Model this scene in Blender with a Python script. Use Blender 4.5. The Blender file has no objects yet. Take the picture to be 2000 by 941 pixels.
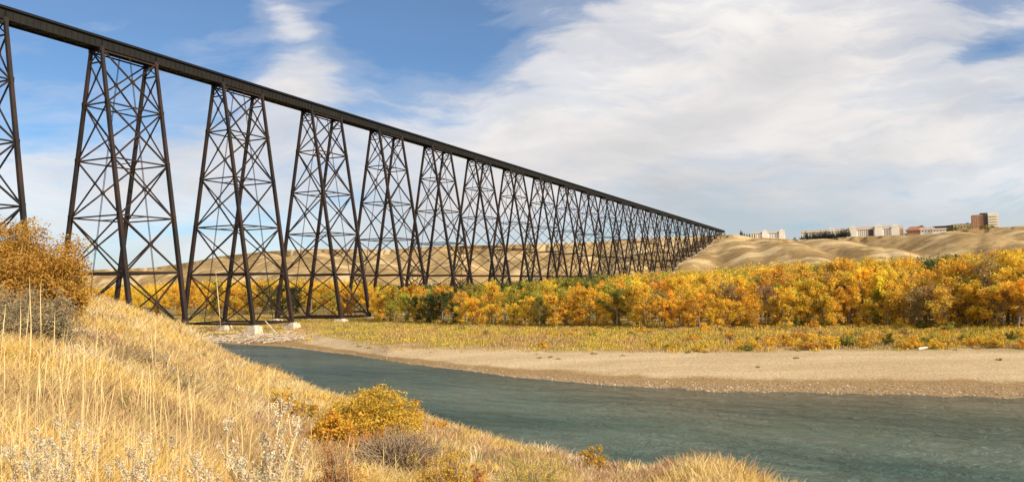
import bpy, math, random
import numpy as np
from mathutils import Matrix, Vector
random.seed(7)
rng = np.random.default_rng(11)
sc = bpy.context.scene
COL = sc.collection

# ------------------------------------------------------------------ camera
CAMZ = 17.5
F = 1526.4; PITCH = 0.0564; ROLL = 0.0186
_c, _s = math.cos(ROLL), math.sin(ROLL)
R0 = np.array([1, 0, 0.]); U0 = np.array([0, -math.sin(PITCH), math.cos(PITCH)]); FW = np.array([0, math.cos(PITCH), math.sin(PITCH)])
RT = R0 * _c - U0 * _s; UP = R0 * _s + U0 * _c
cam_d = bpy.data.cameras.new('camera'); cam = bpy.data.objects.new('camera', cam_d); COL.objects.link(cam)
M = Matrix(((RT[0], UP[0], -FW[0], 0), (RT[1], UP[1], -FW[1], 0), (RT[2], UP[2], -FW[2], CAMZ), (0, 0, 0, 1)))
cam.matrix_world = M
cam_d.sensor_width = 36; cam_d.lens = F / 2000 * 36; cam_d.clip_start = 0.1; cam_d.clip_end = 12000
sc.camera = cam

def ray(px, py):
    d = FW + RT * ((px - 1000) / F) + UP * ((470.5 - py) / F)
    return d / np.linalg.norm(d)
def at(px, py, z):
    """point of the plane z seen at the photo's pixel"""
    d = ray(px, py); t = (z - CAMZ) / d[2]
    return np.array([d[0] * t, d[1] * t, z])
def at_r(px, py, r):
    """point at horizontal range r in the direction of the pixel"""
    d = ray(px, py); t = r / math.hypot(d[0], d[1])
    return np.array([d[0] * t, d[1] * t, CAMZ + d[2] * t])
def azpx(px, py=600):
    d = ray(px, py); return math.atan2(d[0], d[1])
def hor(px):
    """pixel row of the true horizon"""
    lo, hi = 300, 900
    for _ in range(30):
        m = (lo + hi) / 2
        if ray(px, m)[2] > 0: lo = m
        else: hi = m
    return lo

# ------------------------------------------------------------------ node helpers
def nn(nt, t, **kw):
    n = nt.nodes.new(t)
    for k, v in kw.items():
        if k.startswith('i_'):
            n.inputs[k[2:].replace('_', ' ')].default_value = v
        else: setattr(n, k, v)
    return n
def mth(nt, op, a, b=None, c=None, clamp=False):
    n = nt.nodes.new('ShaderNodeMath'); n.operation = op; n.use_clamp = clamp
    for i, v in enumerate((a, b, c)):
        if v is None: continue
        if isinstance(v, (int, float)): n.inputs[i].default_value = v
        else: nt.links.new(v, n.inputs[i])
    return n.outputs[0]
def mixc(nt, f, a, b, bt='MIX'):
    n = nt.nodes.new('ShaderNodeMix'); n.data_type = 'RGBA'; n.blend_type = bt; n.clamp_factor = True
    for s, v in ((n.inputs[0], f), (n.inputs[6], a), (n.inputs[7], b)):
        if isinstance(v, (int, float)): s.default_value = v
        elif isinstance(v, (tuple, list)): s.default_value = (*v[:3], 1)
        else: nt.links.new(v, s)
    return n.outputs[2]
def ramp(nt, f, stops, interp='LINEAR'):
    n = nt.nodes.new('ShaderNodeValToRGB'); cr = n.color_ramp; cr.interpolation = interp
    while len(cr.elements) < len(stops): cr.elements.new(0.5)
    for e, (p, c) in zip(cr.elements, stops):
        e.position = p; e.color = (*c, 1) if not isinstance(c, (int, float)) else (c, c, c, 1)
    nt.links.new(f, n.inputs[0]); return n.outputs[0]
def noise(nt, vec, scale, detail=4, rough=0.55, dist=0.0):
    n = nn(nt, 'ShaderNodeTexNoise'); n.inputs['Scale'].default_value = scale; n.inputs['Detail'].default_value = detail
    n.inputs['Roughness'].default_value = rough; n.inputs['Distortion'].default_value = dist
    if vec is not None: nt.links.new(vec, n.inputs['Vector'])
    return n.outputs['Fac']
def mapping(nt, vec, scale=(1, 1, 1), rot=(0, 0, 0), loc=(0, 0, 0)):
    n = nn(nt, 'ShaderNodeMapping'); n.inputs['Scale'].default_value = scale; n.inputs['Rotation'].default_value = rot
    n.inputs['Location'].default_value = loc; nt.links.new(vec, n.inputs['Vector']); return n.outputs[0]

# ------------------------------------------------------------------ sun and sky
SUN_AZ = math.radians(127); SUN_EL = math.radians(32)      # clockwise from the view direction: behind and right
sd = bpy.data.lights.new('sun', 'SUN'); sd.energy = 4.8; sd.angle = math.radians(0.6); sd.color = (1.0, 0.90, 0.74)
sun = bpy.data.objects.new('sun', sd); COL.objects.link(sun)
tosun = Vector((math.sin(SUN_AZ) * math.cos(SUN_EL), math.cos(SUN_AZ) * math.cos(SUN_EL), math.sin(SUN_EL)))
sun.rotation_euler = tosun.to_track_quat('Z', 'Y').to_euler(); sun.location = (60, -60, 120)
SKY = 0.10
world = bpy.data.worlds.new('World'); sc.world = world; world.use_nodes = True
wt = world.node_tree; wt.nodes.clear()
def build_sky():
    nt = wt
    out = nn(nt, 'ShaderNodeOutputWorld'); bg = nn(nt, 'ShaderNodeBackground'); bg.inputs[1].default_value = SKY
    nt.links.new(bg.outputs[0], out.inputs[0])
    sky = nn(nt, 'ShaderNodeTexSky'); sky.sky_type = 'NISHITA'; sky.sun_disc = False
    sky.sun_elevation = SUN_EL; sky.sun_rotation = SUN_AZ; sky.altitude = 900; sky.air_density = 1.0; sky.dust_density = 0.6; sky.ozone_density = 1.6
    tc = nn(nt, 'ShaderNodeTexCoord')
    sep = nn(nt, 'ShaderNodeSeparateXYZ'); nt.links.new(tc.outputs['Generated'], sep.inputs[0])
    x, y, z = sep.outputs
    yy = mth(nt, 'MAXIMUM', y, 0.25)
    u = mth(nt, 'DIVIDE', x, yy); v = mth(nt, 'DIVIDE', mth(nt, 'MAXIMUM', z, 0.0), yy)
    cmb = nn(nt, 'ShaderNodeCombineXYZ'); nt.links.new(u, cmb.inputs[0]); nt.links.new(v, cmb.inputs[1])
    uv = cmb.outputs[0]
    # warp
    wn = nn(nt, 'ShaderNodeTexNoise'); wn.inputs['Scale'].default_value = 2.4; wn.inputs['Detail'].default_value = 3
    nt.links.new(uv, wn.inputs['Vector'])
    vm = nn(nt, 'ShaderNodeVectorMath', operation='MULTIPLY_ADD'); nt.links.new(wn.outputs['Color'], vm.inputs[0])
    vm.inputs[1].default_value = (0.16, 0.16, 0); wn.inputs['Detail'].default_value = 6; nt.links.new(uv, vm.inputs[2]); w = vm.outputs[0]
    ws = nn(nt, 'ShaderNodeSeparateXYZ'); nt.links.new(w, ws.inputs[0]); wu, wv = mth(nt, 'SUBTRACT', ws.outputs[0], 0.08), mth(nt, 'SUBTRACT', ws.outputs[1], 0.08)
    hu = mth(nt, 'ADD', mth(nt, 'MULTIPLY', wu, 0.25), mth(nt, 'MULTIPLY', u, 0.75)); hv = mth(nt, 'ADD', mth(nt, 'MULTIPLY', wv, 0.25), mth(nt, 'MULTIPLY', v, 0.75))
    def blob(px, py, ax, ay, ang, wt_, warp=True):
        d = ray(px, py); u0, v0 = d[0] / d[1], d[2] / d[1]
        a = math.radians(ang); ca, sa = math.cos(a), math.sin(a)
        du = mth(nt, 'SUBTRACT', wu if warp else hu, u0); dv = mth(nt, 'SUBTRACT', wv if warp else hv, v0)
        p = mth(nt, 'MULTIPLY', mth(nt, 'ADD', mth(nt, 'MULTIPLY', du, ca), mth(nt, 'MULTIPLY', dv, sa)), F / ax)
        q = mth(nt, 'MULTIPLY', mth(nt, 'SUBTRACT', mth(nt, 'MULTIPLY', dv, ca), mth(nt, 'MULTIPLY', du, sa)), F / ay)
        r2 = mth(nt, 'ADD', mth(nt, 'MULTIPLY', p, p), mth(nt, 'MULTIPLY', q, q))
        return mth(nt, 'MULTIPLY', mth(nt, 'POWER', 2.718, mth(nt, 'MULTIPLY', r2, -1.0)), wt_)
    # holes of clear blue (negative) and cloud banks (positive), fixed on the sky's own directions
    cov = None
    for b in [(230, 40, 480, 180, -12, -0.80), (740, 20, 250, 130, -5, -0.72), (900, 95, 150, 50, 12, -0.42), (1100, -70, 420, 110, 6, -0.45), (90, 235, 200, 90, -20, -0.30),
              (545, 40, 100, 34, -38, 0.52), (590, 130, 60, 110, 8, 0.50), (660, 30, 110, 22, 12, 0.30), (430, 110, 260, 40, 12, 0.22), (600, 190, 260, 60, 25, 0.25), (1350, 190, 560, 150, 16, 0.50), (1750, 120, 120, 26, 25, -0.05),
              (1925, 110, 130, 30, 20, -0.55), (1950, 10, 190, 30, 10, -0.40), (1850, 260, 260, 100, 8, 0.25), (520, 420, 300, 90, 0, -0.22), (1000, 400, 500, 90, 0, 0.12), (330, 330, 330, 70, 8, 0.30)]:
        o = blob(*b); cov = o if cov is None else mth(nt, 'ADD', cov, o)
    st = mapping(nt, w, scale=(1.3, 5.0, 1), rot=(0, 0, math.radians(-24)))
    n1 = noise(nt, st, 2.6, 7, 0.58, 0.3)
    n2 = noise(nt, uv, 3.2, 8, 0.6, 0.6)
    n3 = noise(nt, mapping(nt, w, scale=(2, 9, 1), rot=(0, 0, math.radians(-30)), loc=(3, 1, 0)), 4.5, 6, 0.6, 0.2)
    nz = mth(nt, 'ADD', mth(nt, 'ADD', mth(nt, 'MULTIPLY', n1, 0.55), mth(nt, 'MULTIPLY', n2, 0.35)), mth(nt, 'MULTIPLY', mth(nt, 'SUBTRACT', n3, 0.22), 0.50))
    c = mth(nt, 'ADD', mth(nt, 'ADD', cov, 0.60), mth(nt, 'MULTIPLY', mth(nt, 'SUBTRACT', nz, 0.575), 1.7))
    mask = ramp(nt, c, [(0.0, 0.05), (0.32, 0.22), (0.72, 0.76), (1.0, 0.97)], 'EASE')
    # cloud tone: white crests, grey-blue undersides, thicker towards the horizon
    g = noise(nt, mapping(nt, w, scale=(1.2, 4.0, 1), rot=(0, 0, math.radians(-18)), loc=(7, 3, 0)), 2.2, 6, 0.55, 0.3)
    t = mth(nt, 'ADD', mth(nt, 'MULTIPLY', mth(nt, 'SUBTRACT', g, 0.5), 2.1), mth(nt, 'MULTIPLY', mth(nt, 'SUBTRACT', 0.25, v), -1.1))
    bank = mth(nt, 'ADD', blob(1350, 400, 430, 75, 3, -0.22), mth(nt, 'ADD', blob(430, 400, 420, 130, 0, 0.35), blob(1000, 160, 250, 90, 15, 0.25)))
    t = mth(nt, 'ADD', mth(nt, 'ADD', t, 0.62), bank)
    k = 1 / SKY
    cc = ramp(nt, t, [(0.0, (0.475 * k / 10, 0.485 * k / 10, 0.495 * k / 10)), (0.5, (0.63 * k / 10, 0.61 * k / 10, 0.605 * k / 10)), (1.0, (0.84 * k / 10, 0.80 * k / 10, 0.765 * k / 10))])
    vs = nn(nt, 'ShaderNodeVectorMath', operation='SCALE'); nt.links.new(cc, vs.inputs[0]); vs.inputs['Scale'].default_value = 10
    skyc = nn(nt, 'ShaderNodeVectorMath', operation='MULTIPLY'); nt.links.new(sky.outputs[0], skyc.inputs[0]); skyc.inputs[1].default_value = (0.60, 0.85, 1.04)
    mx = mixc(nt, mask, skyc.outputs[0], vs.outputs[0])
    nt.links.new(mx, bg.inputs[0])
build_sky()
vs_ = sc.view_settings; vs_.view_transform = 'Standard'; vs_.look = 'None'; vs_.gamma = 1; vs_.exposure = 0.28; vs_.use_curve_mapping = False
sc.render.engine = 'CYCLES'
sc.cycles.max_bounces = 6; sc.cycles.diffuse_bounces = 3; sc.cycles.transmission_bounces = 3; sc.cycles.glossy_bounces = 2; sc.cycles.transparent_max_bounces = 4

# ------------------------------------------------------------------ object helpers
def tag(o, label=None, cat=None, group=None, kind=None):
    if label: o['label'] = label
    if cat: o['category'] = cat
    if group: o['group'] = group
    if kind: o['kind'] = kind
    return o
def empty(name, loc, rz=0, **kw):
    o = bpy.data.objects.new(name, None); COL.objects.link(o); o.location = loc; o.rotation_euler = (0, 0, rz)
    o.empty_display_size = 0.5
    return tag(o, **kw)
def mesh_np(name, V, Fq, mat=None, col=None, smooth=False):
    """V (n,3), Fq (m,4) or (m,3); col per-vertex (n,3)"""
    V = np.asarray(V, np.float32); Fq = np.asarray(Fq, np.int32); m, k = Fq.shape
    me = bpy.data.meshes.new(name); me.vertices.add(len(V)); me.vertices.foreach_set('co', V.ravel())
    me.loops.add(m * k); me.loops.foreach_set('vertex_index', Fq.ravel())
    me.polygons.add(m); me.polygons.foreach_set('loop_start', np.arange(0, m * k, k, dtype=np.int32))
    me.polygons.foreach_set('use_smooth', np.full(m, bool(smooth)))
    if col is not None:
        a = me.color_attributes.new('tint', 'FLOAT_COLOR', 'POINT')
        a.data.foreach_set('color', np.concatenate([np.asarray(col, np.float32), np.ones((len(V), 1), np.float32)], 1).ravel())
    me.update(calc_edges=True)
    if mat: me.materials.append(mat)
    return me
def link(name, me, parent=None, loc=None, **kw):
    o = bpy.data.objects.new(name, me); COL.objects.link(o)
    if loc is not None: o.location = loc
    if parent: o.parent = parent
    return tag(o, **kw)
class MB:
    """collects boxes, bars and tubes for one mesh"""
    def __init__(s): s.V = []; s.Q = []; s.n = 0
    def add(s, V, Q):
        s.V.append(np.asarray(V, float)); s.Q.append(np.asarray(Q, int) + s.n); s.n += len(V); return s
    def box(s, c, d, rz=0, taper=1.0):
        x, y, z = np.array(d) / 2; t = taper
        V = np.array([[-x, -y, -z], [x, -y, -z], [x, y, -z], [-x, y, -z], [-x * t, -y * t, z], [x * t, -y * t, z], [x * t, y * t, z], [-x * t, y * t, z]])
        ca, sa = math.cos(rz), math.sin(rz); V = V @ np.array([[ca, sa, 0], [-sa, ca, 0], [0, 0, 1]]) + np.array(c)
        return s.add(V, [[0, 3, 2, 1], [4, 5, 6, 7], [0, 1, 5, 4], [1, 2, 6, 5], [2, 3, 7, 6], [3, 0, 4, 7]])
    def bar(s, a, b, w, h=None, w2=None, ref=(0, 0, 1)):
        a = np.array(a, float); b = np.array(b, float); h = h or w; w2 = w2 or w; h2 = h * w2 / w
        d = b - a; d /= np.linalg.norm(d); r = np.array(ref, float)
        if abs(d @ r) > 0.95: r = np.array([1., 0, 0])
        u = np.cross(d, r); u /= np.linalg.norm(u); v = np.cross(u, d)
        V = [a + i * u * w / 2 + j * v * h / 2 for i, j in ((-1, -1), (1, -1), (1, 1), (-1, 1))] + [b + i * u * w2 / 2 + j * v * h2 / 2 for i, j in ((-1, -1), (1, -1), (1, 1), (-1, 1))]
        return s.add(V, [[0, 3, 2, 1], [4, 5, 6, 7], [0, 1, 5, 4], [1, 2, 6, 5], [2, 3, 7, 6], [3, 0, 4, 7]])
    def tube(s, pts, rad, k=7):
        pts = np.array(pts, float); n = len(pts); rad = np.broadcast_to(rad, (n,))
        V = []
        for i in range(n):
            d = pts[min(i + 1, n - 1)] - pts[max(i - 1, 0)]; d /= np.linalg.norm(d) + 1e-9
            r = np.array([0, 0, 1.]) if abs(d[2]) < 0.9 else np.array([1., 0, 0])
            u = np.cross(d, r); u /= np.linalg.norm(u); v = np.cross(u, d)
            for j in range(k):
                a = 2 * math.pi * j / k; V.append(pts[i] + rad[i] * (math.cos(a) * u + math.sin(a) * v))
        Q = [[i * k + j, i * k + (j + 1) % k, (i + 1) * k + (j + 1) % k, (i + 1) * k + j] for i in range(n - 1) for j in range(k)]
        return s.add(V, Q)
    def mesh(s, name, mat, smooth=False): return mesh_np(name, np.concatenate(s.V), np.concatenate(s.Q), mat, smooth=smooth)
    def build(s, name, mat, parent=None, smooth=False, **kw):
        return link(name, s.mesh(name, mat, smooth), parent, **kw)

def vnoise(x, y, seed=0):
    x = np.asarray(x, float); y = np.asarray(y, float)
    xi = np.floor(x).astype(np.int64); yi = np.floor(y).astype(np.int64); fx = x - xi; fy = y - yi
    fx = fx * fx * (3 - 2 * fx); fy = fy * fy * (3 - 2 * fy)
    def h(a, b):
        n = (a * 374761393 + b * 668265263 + seed * 1442695041) & 0x7fffffff
        n = ((n ^ (n >> 13)) * 1274126177) & 0x7fffffff
        return ((n ^ (n >> 16)) & 0xffff) / 65535.0
    return (h(xi, yi) * (1 - fx) + h(xi + 1, yi) * fx) * (1 - fy) + (h(xi, yi + 1) * (1 - fx) + h(xi + 1, yi + 1) * fx) * fy
def fbm(x, y, seed=0, o=4, g=0.5):
    s = 0; a = 1; t = 0
    for i in range(o):
        s = s + a * vnoise(x * 2 ** i, y * 2 ** i, seed + i * 17); t += a; a *= g
    return s / t
def smooth(t): t = np.clip(t, 0, 1); return t * t * (3 - 2 * t)

# ------------------------------------------------------------------ materials
def new_mat(name):
    m = bpy.data.materials.new(name); m.use_nodes = True; nt = m.node_tree
    return m, nt, nt.nodes['Principled BSDF']
def simple(name, col, rough=0.8, var=0.25, scale=3.0, metal=0.0, bump=0.0, col2=None):
    m, nt, p = new_mat(name); tc = nn(nt, 'ShaderNodeTexCoord')
    f = noise(nt, tc.outputs['Object'], scale, 5, 0.6)
    c2 = col2 or tuple(c * (1 - var) for c in col)
    f2 = ramp(nt, f, [(0.35, 0.0), (0.65, 1.0)])
    nt.links.new(mixc(nt, f2, c2, tuple(min(1, c * (1 + var * 0.5)) for c in col)), p.inputs['Base Color'])
    p.inputs['Roughness'].default_value = rough; p.inputs['Metallic'].default_value = metal
    if name.endswith('steel'): p.inputs['Specular IOR Level'].default_value = 0.2
    if bump:
        b = nn(nt, 'ShaderNodeBump'); b.inputs['Strength'].default_value = bump; nt.links.new(f, b.inputs['Height']); nt.links.new(b.outputs[0], p.inputs['Normal'])
    return m
def foliage(name, base=None, transl=0.35, rough=0.6, useobj=False, spec=0.2):
    """leaf material: tint per leaf (mesh attribute) times the object's own colour"""
    m, nt, p = new_mat(name)
    at_ = nn(nt, 'ShaderNodeAttribute'); at_.attribute_name = 'tint'
    c = at_.outputs['Color']
    if useobj:
        oi = nn(nt, 'ShaderNodeObjectInfo'); c = mixc(nt, 1.0, c, oi.outputs['Color'], 'MULTIPLY')
    if base: c = mixc(nt, 1.0, c, base, 'MULTIPLY')
    nt.links.new(c, p.inputs['Base Color']); p.inputs['Roughness'].default_value = rough; p.inputs['Specular IOR Level'].default_value = spec
    tr = nn(nt, 'ShaderNodeBsdfTranslucent'); nt.links.new(c, tr.inputs[0])
    ms = nn(nt, 'ShaderNodeMixShader'); ms.inputs[0].default_value = transl
    nt.links.new(p.outputs[0], ms.inputs[1]); nt.links.new(tr.outputs[0], ms.inputs[2])
    nt.links.new(ms.outputs[0], nt.nodes['Material Output'].inputs[0])
    return m
steel = simple('painted_steel', (0.014, 0.012, 0.011), 0.6, 0.3, 0.12, bump=0.0, col2=(0.045, 0.024, 0.015))
girder_m = simple('girder_steel', (0.015, 0.0135, 0.010), 0.65, 0.25, 0.25)
dark_steel = simple('dark_steel', (0.010, 0.010, 0.010), 0.6, 0.2, 0.5)
concrete = simple('weathered_concrete', (0.62, 0.51, 0.38), 0.9, 0.35, 0.8, bump=0.4)
wood_grey = simple('driftwood', (0.62, 0.50, 0.36), 0.85, 0.35, 2.0, bump=0.3)
bark = simple('bark', (0.23, 0.18, 0.13), 0.9, 0.35, 2.0, bump=0.3)
twig = simple('twig', (0.33, 0.24, 0.15), 0.9, 0.3, 4.0)
leaf_m = foliage('cottonwood_leaves', useobj=True)
shrub_m = foliage('shrub_leaves', transl=0.3)
grass_m = foliage('dry_grass_blades', transl=0.25)

# ------------------------------------------------------------------ terrain tables (by direction, in metres)
HZ = lambda px: hor(px)
def tab(rows, z):
    a = []; r = []
    for px, py in rows:
        p = at(px, py, z); a.append(math.atan2(p[0], p[1])); r.append(math.hypot(p[0], p[1]))
    return np.array(a), np.array(r)
SH = tab([(-700, 672), (-300, 668), (0, 664), (200, 661), (380, 662), (450, 672), (560, 677), (640, 688), (800, 711), (1000, 735), (1200, 752), (1400, 763), (1700, 770), (2000, 777), (2400, 792), (3000, 830)], 0)
VG = tab([(-700, 655), (-300, 652), (0, 650), (200, 640), (380, 631), (450, 634), (520, 637), (575, 641), (625, 654), (700, 668), (760, 677), (900, 681), (1100, 684), (1300, 686), (1500, 684), (1700, 682), (2000, 680), (2400, 684), (3000, 700)], 2.5)
TL = tab([(-700, 630), (0, 625), (380, 618), (560, 616), (700, 622), (760, 629), (900, 634), (1100, 640), (1300, 642), (1500, 642), (1700, 641), (2000, 645), (2400, 650), (3000, 665)], 4.0)
SKYL = [(-700, 520), (0, 530), (180, 527), (300, 522), (380, 510), (430, 500), (500, 492), (560, 488), (620, 486), (760, 487), (860, 480), (960, 478), (1100, 474), (1200, 470), (1240, 466), (1330, 462), (1400, 459), (1440, 458), (1470, 463), (1530, 466), (1570, 468), (1620, 466), (1660, 462), (1750, 459), (1790, 460), (1830, 455), (1870, 449), (1900, 447), (1950, 444), (2000, 441), (2200, 436), (3000, 430)]
ra, rr, rz_ = [], [], []
for px, py in SKYL:
    d = ray(px, py); sl = d[2] / math.hypot(d[0], d[1])
    r = float(np.interp(px, [-700, 0, 200, 400, 600, 900, 1400, 1600, 1800, 2000, 3000], [2300, 2300, 2200, 1900, 1500, 1350, 1250, 1230, 1180, 1150, 1150]))
    ra.append(math.atan2(d[0], d[1])); rr.append(r); rz_.append(CAMZ + sl * r)
RA = (np.array(ra), np.array(rr), np.array(rz_))
AZ_END = azpx(1410, 458)
SPURS = [[(1415, 461, 1240), (1440, 470, 1130), (1462, 488, 1000), (1482, 510, 880)], [(1400, 466, 1230), (1385, 488, 1080), (1350, 512, 930)],
         [(1470, 464, 1240), (1502, 469, 1130), (1538, 474, 1000), (1575, 489, 880), (1612, 508, 790)], [(1560, 469, 1200), (1612, 467.5, 1130), (1640, 471, 1060), (1668, 482, 980), (1690, 498, 880)],
         [(1650, 478, 1020), (1682, 481, 940), (1712, 480, 890), (1746, 489, 820), (1775, 502, 760)], [(1740, 461, 1160), (1810, 459, 1090), (1868, 452, 1010), (1915, 456, 930), (1958, 467, 850), (1995, 483, 770)],
         [(1960, 446, 1120), (2020, 452, 1000), (2080, 470, 860)], [(520, 493, 1560), (560, 510, 1360), (600, 532, 1180)], [(700, 488, 1400), (735, 505, 1220), (758, 530, 1060)], [(610, 487, 1450), (640, 505, 1300), (660, 528, 1120)],
         [(850, 481, 1340), (880, 497, 1200), (905, 520, 1060)], [(960, 479, 1330), (1000, 492, 1200), (1040, 515, 1050)], [(1130, 475, 1290), (1112, 495, 1140), (1090, 520, 1000)], [(1240, 467, 1270), (1255, 484, 1130), (1235, 508, 980)],
         [(430, 502, 1800), (450, 515, 1550), (480, 530, 1350)], [(780, 489, 1390), (800, 508, 1230), (820, 528, 1080)]]
_A, _B = [], []
for sp in SPURS:
    pts = [at_r(*q) for q in sp]
    for a_, b_ in zip(pts[:-1], pts[1:]): _A.append(a_); _B.append(b_)
_A = np.array(_A); _B = np.array(_B)
def spur_height(X, Y):
    out = np.full(X.shape, -1e3)
    nz = (fbm(X / 35, Y / 35, 301, 3) - 0.5)
    for a_, b_ in zip(_A, _B):
        ab = b_[:2] - a_[:2]; L2 = ab @ ab; t = np.clip(((X - a_[0]) * ab[0] + (Y - a_[1]) * ab[1]) / L2, 0, 1)
        d = np.hypot(X - a_[0] - t * ab[0], Y - a_[1] - t * ab[1]); zc = a_[2] + (b_[2] - a_[2]) * t
        h = zc - (np.sqrt(d * d + 20 ** 2) - 20) * (0.46 + 0.25 * nz)
        m = np.maximum(out, h); out = m + 3.0 * np.exp(-np.abs(out - h) / 3.0) * 0.35 * (out > -500)
    return out
def far_ground(az, r):
    az = np.asarray(az, float); r = np.asarray(r, float)
    sh = np.interp(az, *SH); sh = sh + (fbm(az * 40, az * 0, 3, 4) - 0.5) * 4
    vg = np.maximum(np.interp(az, *VG), sh + 7); tl = np.maximum(np.interp(az, *TL), vg + 12)
    rim = np.interp(az, RA[0], RA[1]); rimz = np.interp(az, RA[0], RA[2])
    toe = rim * np.interp(az, [azpx(400), azpx(1200), azpx(1400), azpx(1700), azpx(2000)], [0.64, 0.58, 0.56, 0.52, 0.5])
    toe = np.maximum(toe, tl + 120)
    X = r * np.sin(az); Y = r * np.cos(az)
    h = np.where(r < sh, -np.minimum(2.5, (sh - r) * 0.12), 0)
    h = np.where((r >= sh) & (r < vg), 2.5 * np.clip((r - sh) / (vg - sh), 0, 1) ** 0.85, h)
    h = np.where((r >= vg) & (r < tl), 2.5 + 1.5 * np.clip((r - vg) / (tl - vg), 0, 1), h)
    h = np.where(r >= tl, 4.0 + 3.0 * np.clip((r - tl) / (toe - tl), 0, 1), h)
    h = h + np.where(r > vg, 0.35, 0.05) * (fbm(X / 14, Y / 14, 5, 3) - 0.5) * 2 * smooth((r - sh) / 20)
    # coulee slopes: rounded spurs and gullies running down from the rim
    t = (r - toe) / (rim - toe)
    s = az * 1000
    wv = (fbm(X / 160, Y / 160, 41, 3) - 0.5)
    q = (s + wv * 150 + t * 55) / 88
    gul = 1 - np.abs(2 * (vnoise(q, t * 0.7 + 5, 9)) - 1); gul = gul ** 1.4
    q2 = (s - wv * 60) / 42
    g2 = (1 - np.abs(2 * vnoise(q2, t * 2.1, 23) - 1)) ** 1.5
    g0 = (1 - np.abs(2 * vnoise((s + wv * 260 + 90 * t) / 210 + 3.3, t * 0.4 + 2, 57) - 1)) ** 1.2
    wgt = np.clip(4 * t * (1.08 - t), 0, 1)
    tt = t - wgt * (0.30 * g0 + 0.36 * gul + 0.15 * g2) - 0.0
    prof = np.where(tt > 0, np.clip(tt, 0, 1), 0); prof = 0.55 * smooth(prof) + 0.45 * prof
    hh = (rimz - 7) * prof + (fbm(X / 22, Y / 22, 61, 4) - 0.5) * 5.0 * np.clip(t * 3, 0, 1) * np.clip((1.02 - t) * 6, 0, 1)
    if np.any(t > 0):
        sp = spur_height(X, Y) + (fbm(X / 14, Y / 14, 311, 3) - 0.5) * 2.2 - 6 * g2 * np.clip(1 - t, 0, 1)
        wv2 = np.clip((t - 0.0) * 8, 0, 1) * np.clip((1.0 - t) * 12, 0, 1); bse = hh * (1 - 0.22 * wv2 * np.clip(4 * t * (1 - t), 0, 1))
        hh = np.where(t > 0, np.maximum(bse, np.minimum((sp - 7), rimz - 7) * np.clip(wv2 + 0.0, 0, 1)), hh)
    h = np.where(t > 0, h + hh, h)
    h = np.where(t > 1, rimz - np.clip(r - rim - 150, 0, 1e5) * 0.01, h)
    return h
def fg(x, y): return float(far_ground(math.atan2(x, y), math.hypot(x, y)))

# near bank: crest table px, py of the ground line, range
CR = [(-1400, 520, 45), (-500, 530, 45), (-150, 545, 46), (0, 553, 46), (90, 566, 47), (180, 580, 48), (250, 600, 47), (310, 622, 47), (370, 650, 47), (430, 684, 43), (500, 722, 38), (560, 746, 35), (620, 768, 32), (680, 788, 29), (760, 806, 27), (830, 822, 25), (900, 850, 23), (1000, 876, 21), (1100, 903, 19.5), (1200, 925, 18), (1300, 921, 15), (1375, 915, 14), (1440, 937, 13.3), (1500, 972, 12.6), (1600, 1010, 12), (1800, 1110, 11), (2100, 1280, 10), (2600, 1400, 11)]
ca, cr_, cz_ = [], [], []
for px, py, r in CR:
    p = at_r(px, py, r); ca.append(math.atan2(p[0], p[1])); cr_.append(r); cz_.append(p[2])
ca = np.array(ca); cr_ = np.array(cr_); cz_ = np.array(cz_)
o_ = np.argsort(ca); ca, cr_, cz_ = ca[o_], cr_[o_], cz_[o_]
def near_ground(az, r):
    az = np.asarray(az, float); r = np.asarray(r, float)
    R = np.interp(az, ca, cr_); Z = np.interp(az, ca, cz_)
    side = smooth((np.abs(az) - 1.3) / 0.6)                       # behind the camera the bank levels out
    Z = Z * (1 - side) + (CAMZ - 1.7) * side; R = R * (1 - side) + 40 * side
    z0 = CAMZ - 1.72
    t = r / R
    X = r * np.sin(az); Y = r * np.cos(az)
    zin = z0 + (Z - z0) * t + 0.35 * np.sin(np.clip(t, 0, 1) * math.pi) * np.interp(az, [azpx(200), azpx(700), azpx(1300)], [-1.2, 0.2, 0.6])
    e = np.clip(r - R, 0, None); ee = e * e / (e + 4)
    zo = Z - ee * 0.62
    h = np.where(r < R, zin, zo)
    bump = (fbm(X / 3.1, Y / 3.1, 71, 3) - 0.5) * 0.45 + (fbm(X / 0.9, Y / 0.9, 72, 2) - 0.5) * 0.10
    h = h + bump * np.clip(r / 6, 0, 1) * np.clip(1.3 - np.abs(t - 1) * 0.0, 0, 1)
    return np.maximum(h, -2.6)
def ng(x, y): return float(near_ground(math.atan2(x, y), math.hypot(x, y)))

def polar_mesh(name, fn, azs, rs, mat, wrap=False):
    A, Rr = np.meshgrid(azs, rs, indexing='ij'); H = fn(A, Rr)
    V = np.stack([Rr * np.sin(A), Rr * np.cos(A), H], -1).reshape(-1, 3)
    na, nr = len(azs), len(rs); i, j = np.meshgrid(np.arange(na if wrap else na - 1), np.arange(nr - 1), indexing='ij')
    i2 = (i + 1) % na
    Q = np.stack([i * nr + j, i * nr + j + 1, i2 * nr + j + 1, i2 * nr + j], -1).reshape(-1, 4)
    return mesh_np(name, V, Q, mat, smooth=True)

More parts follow.
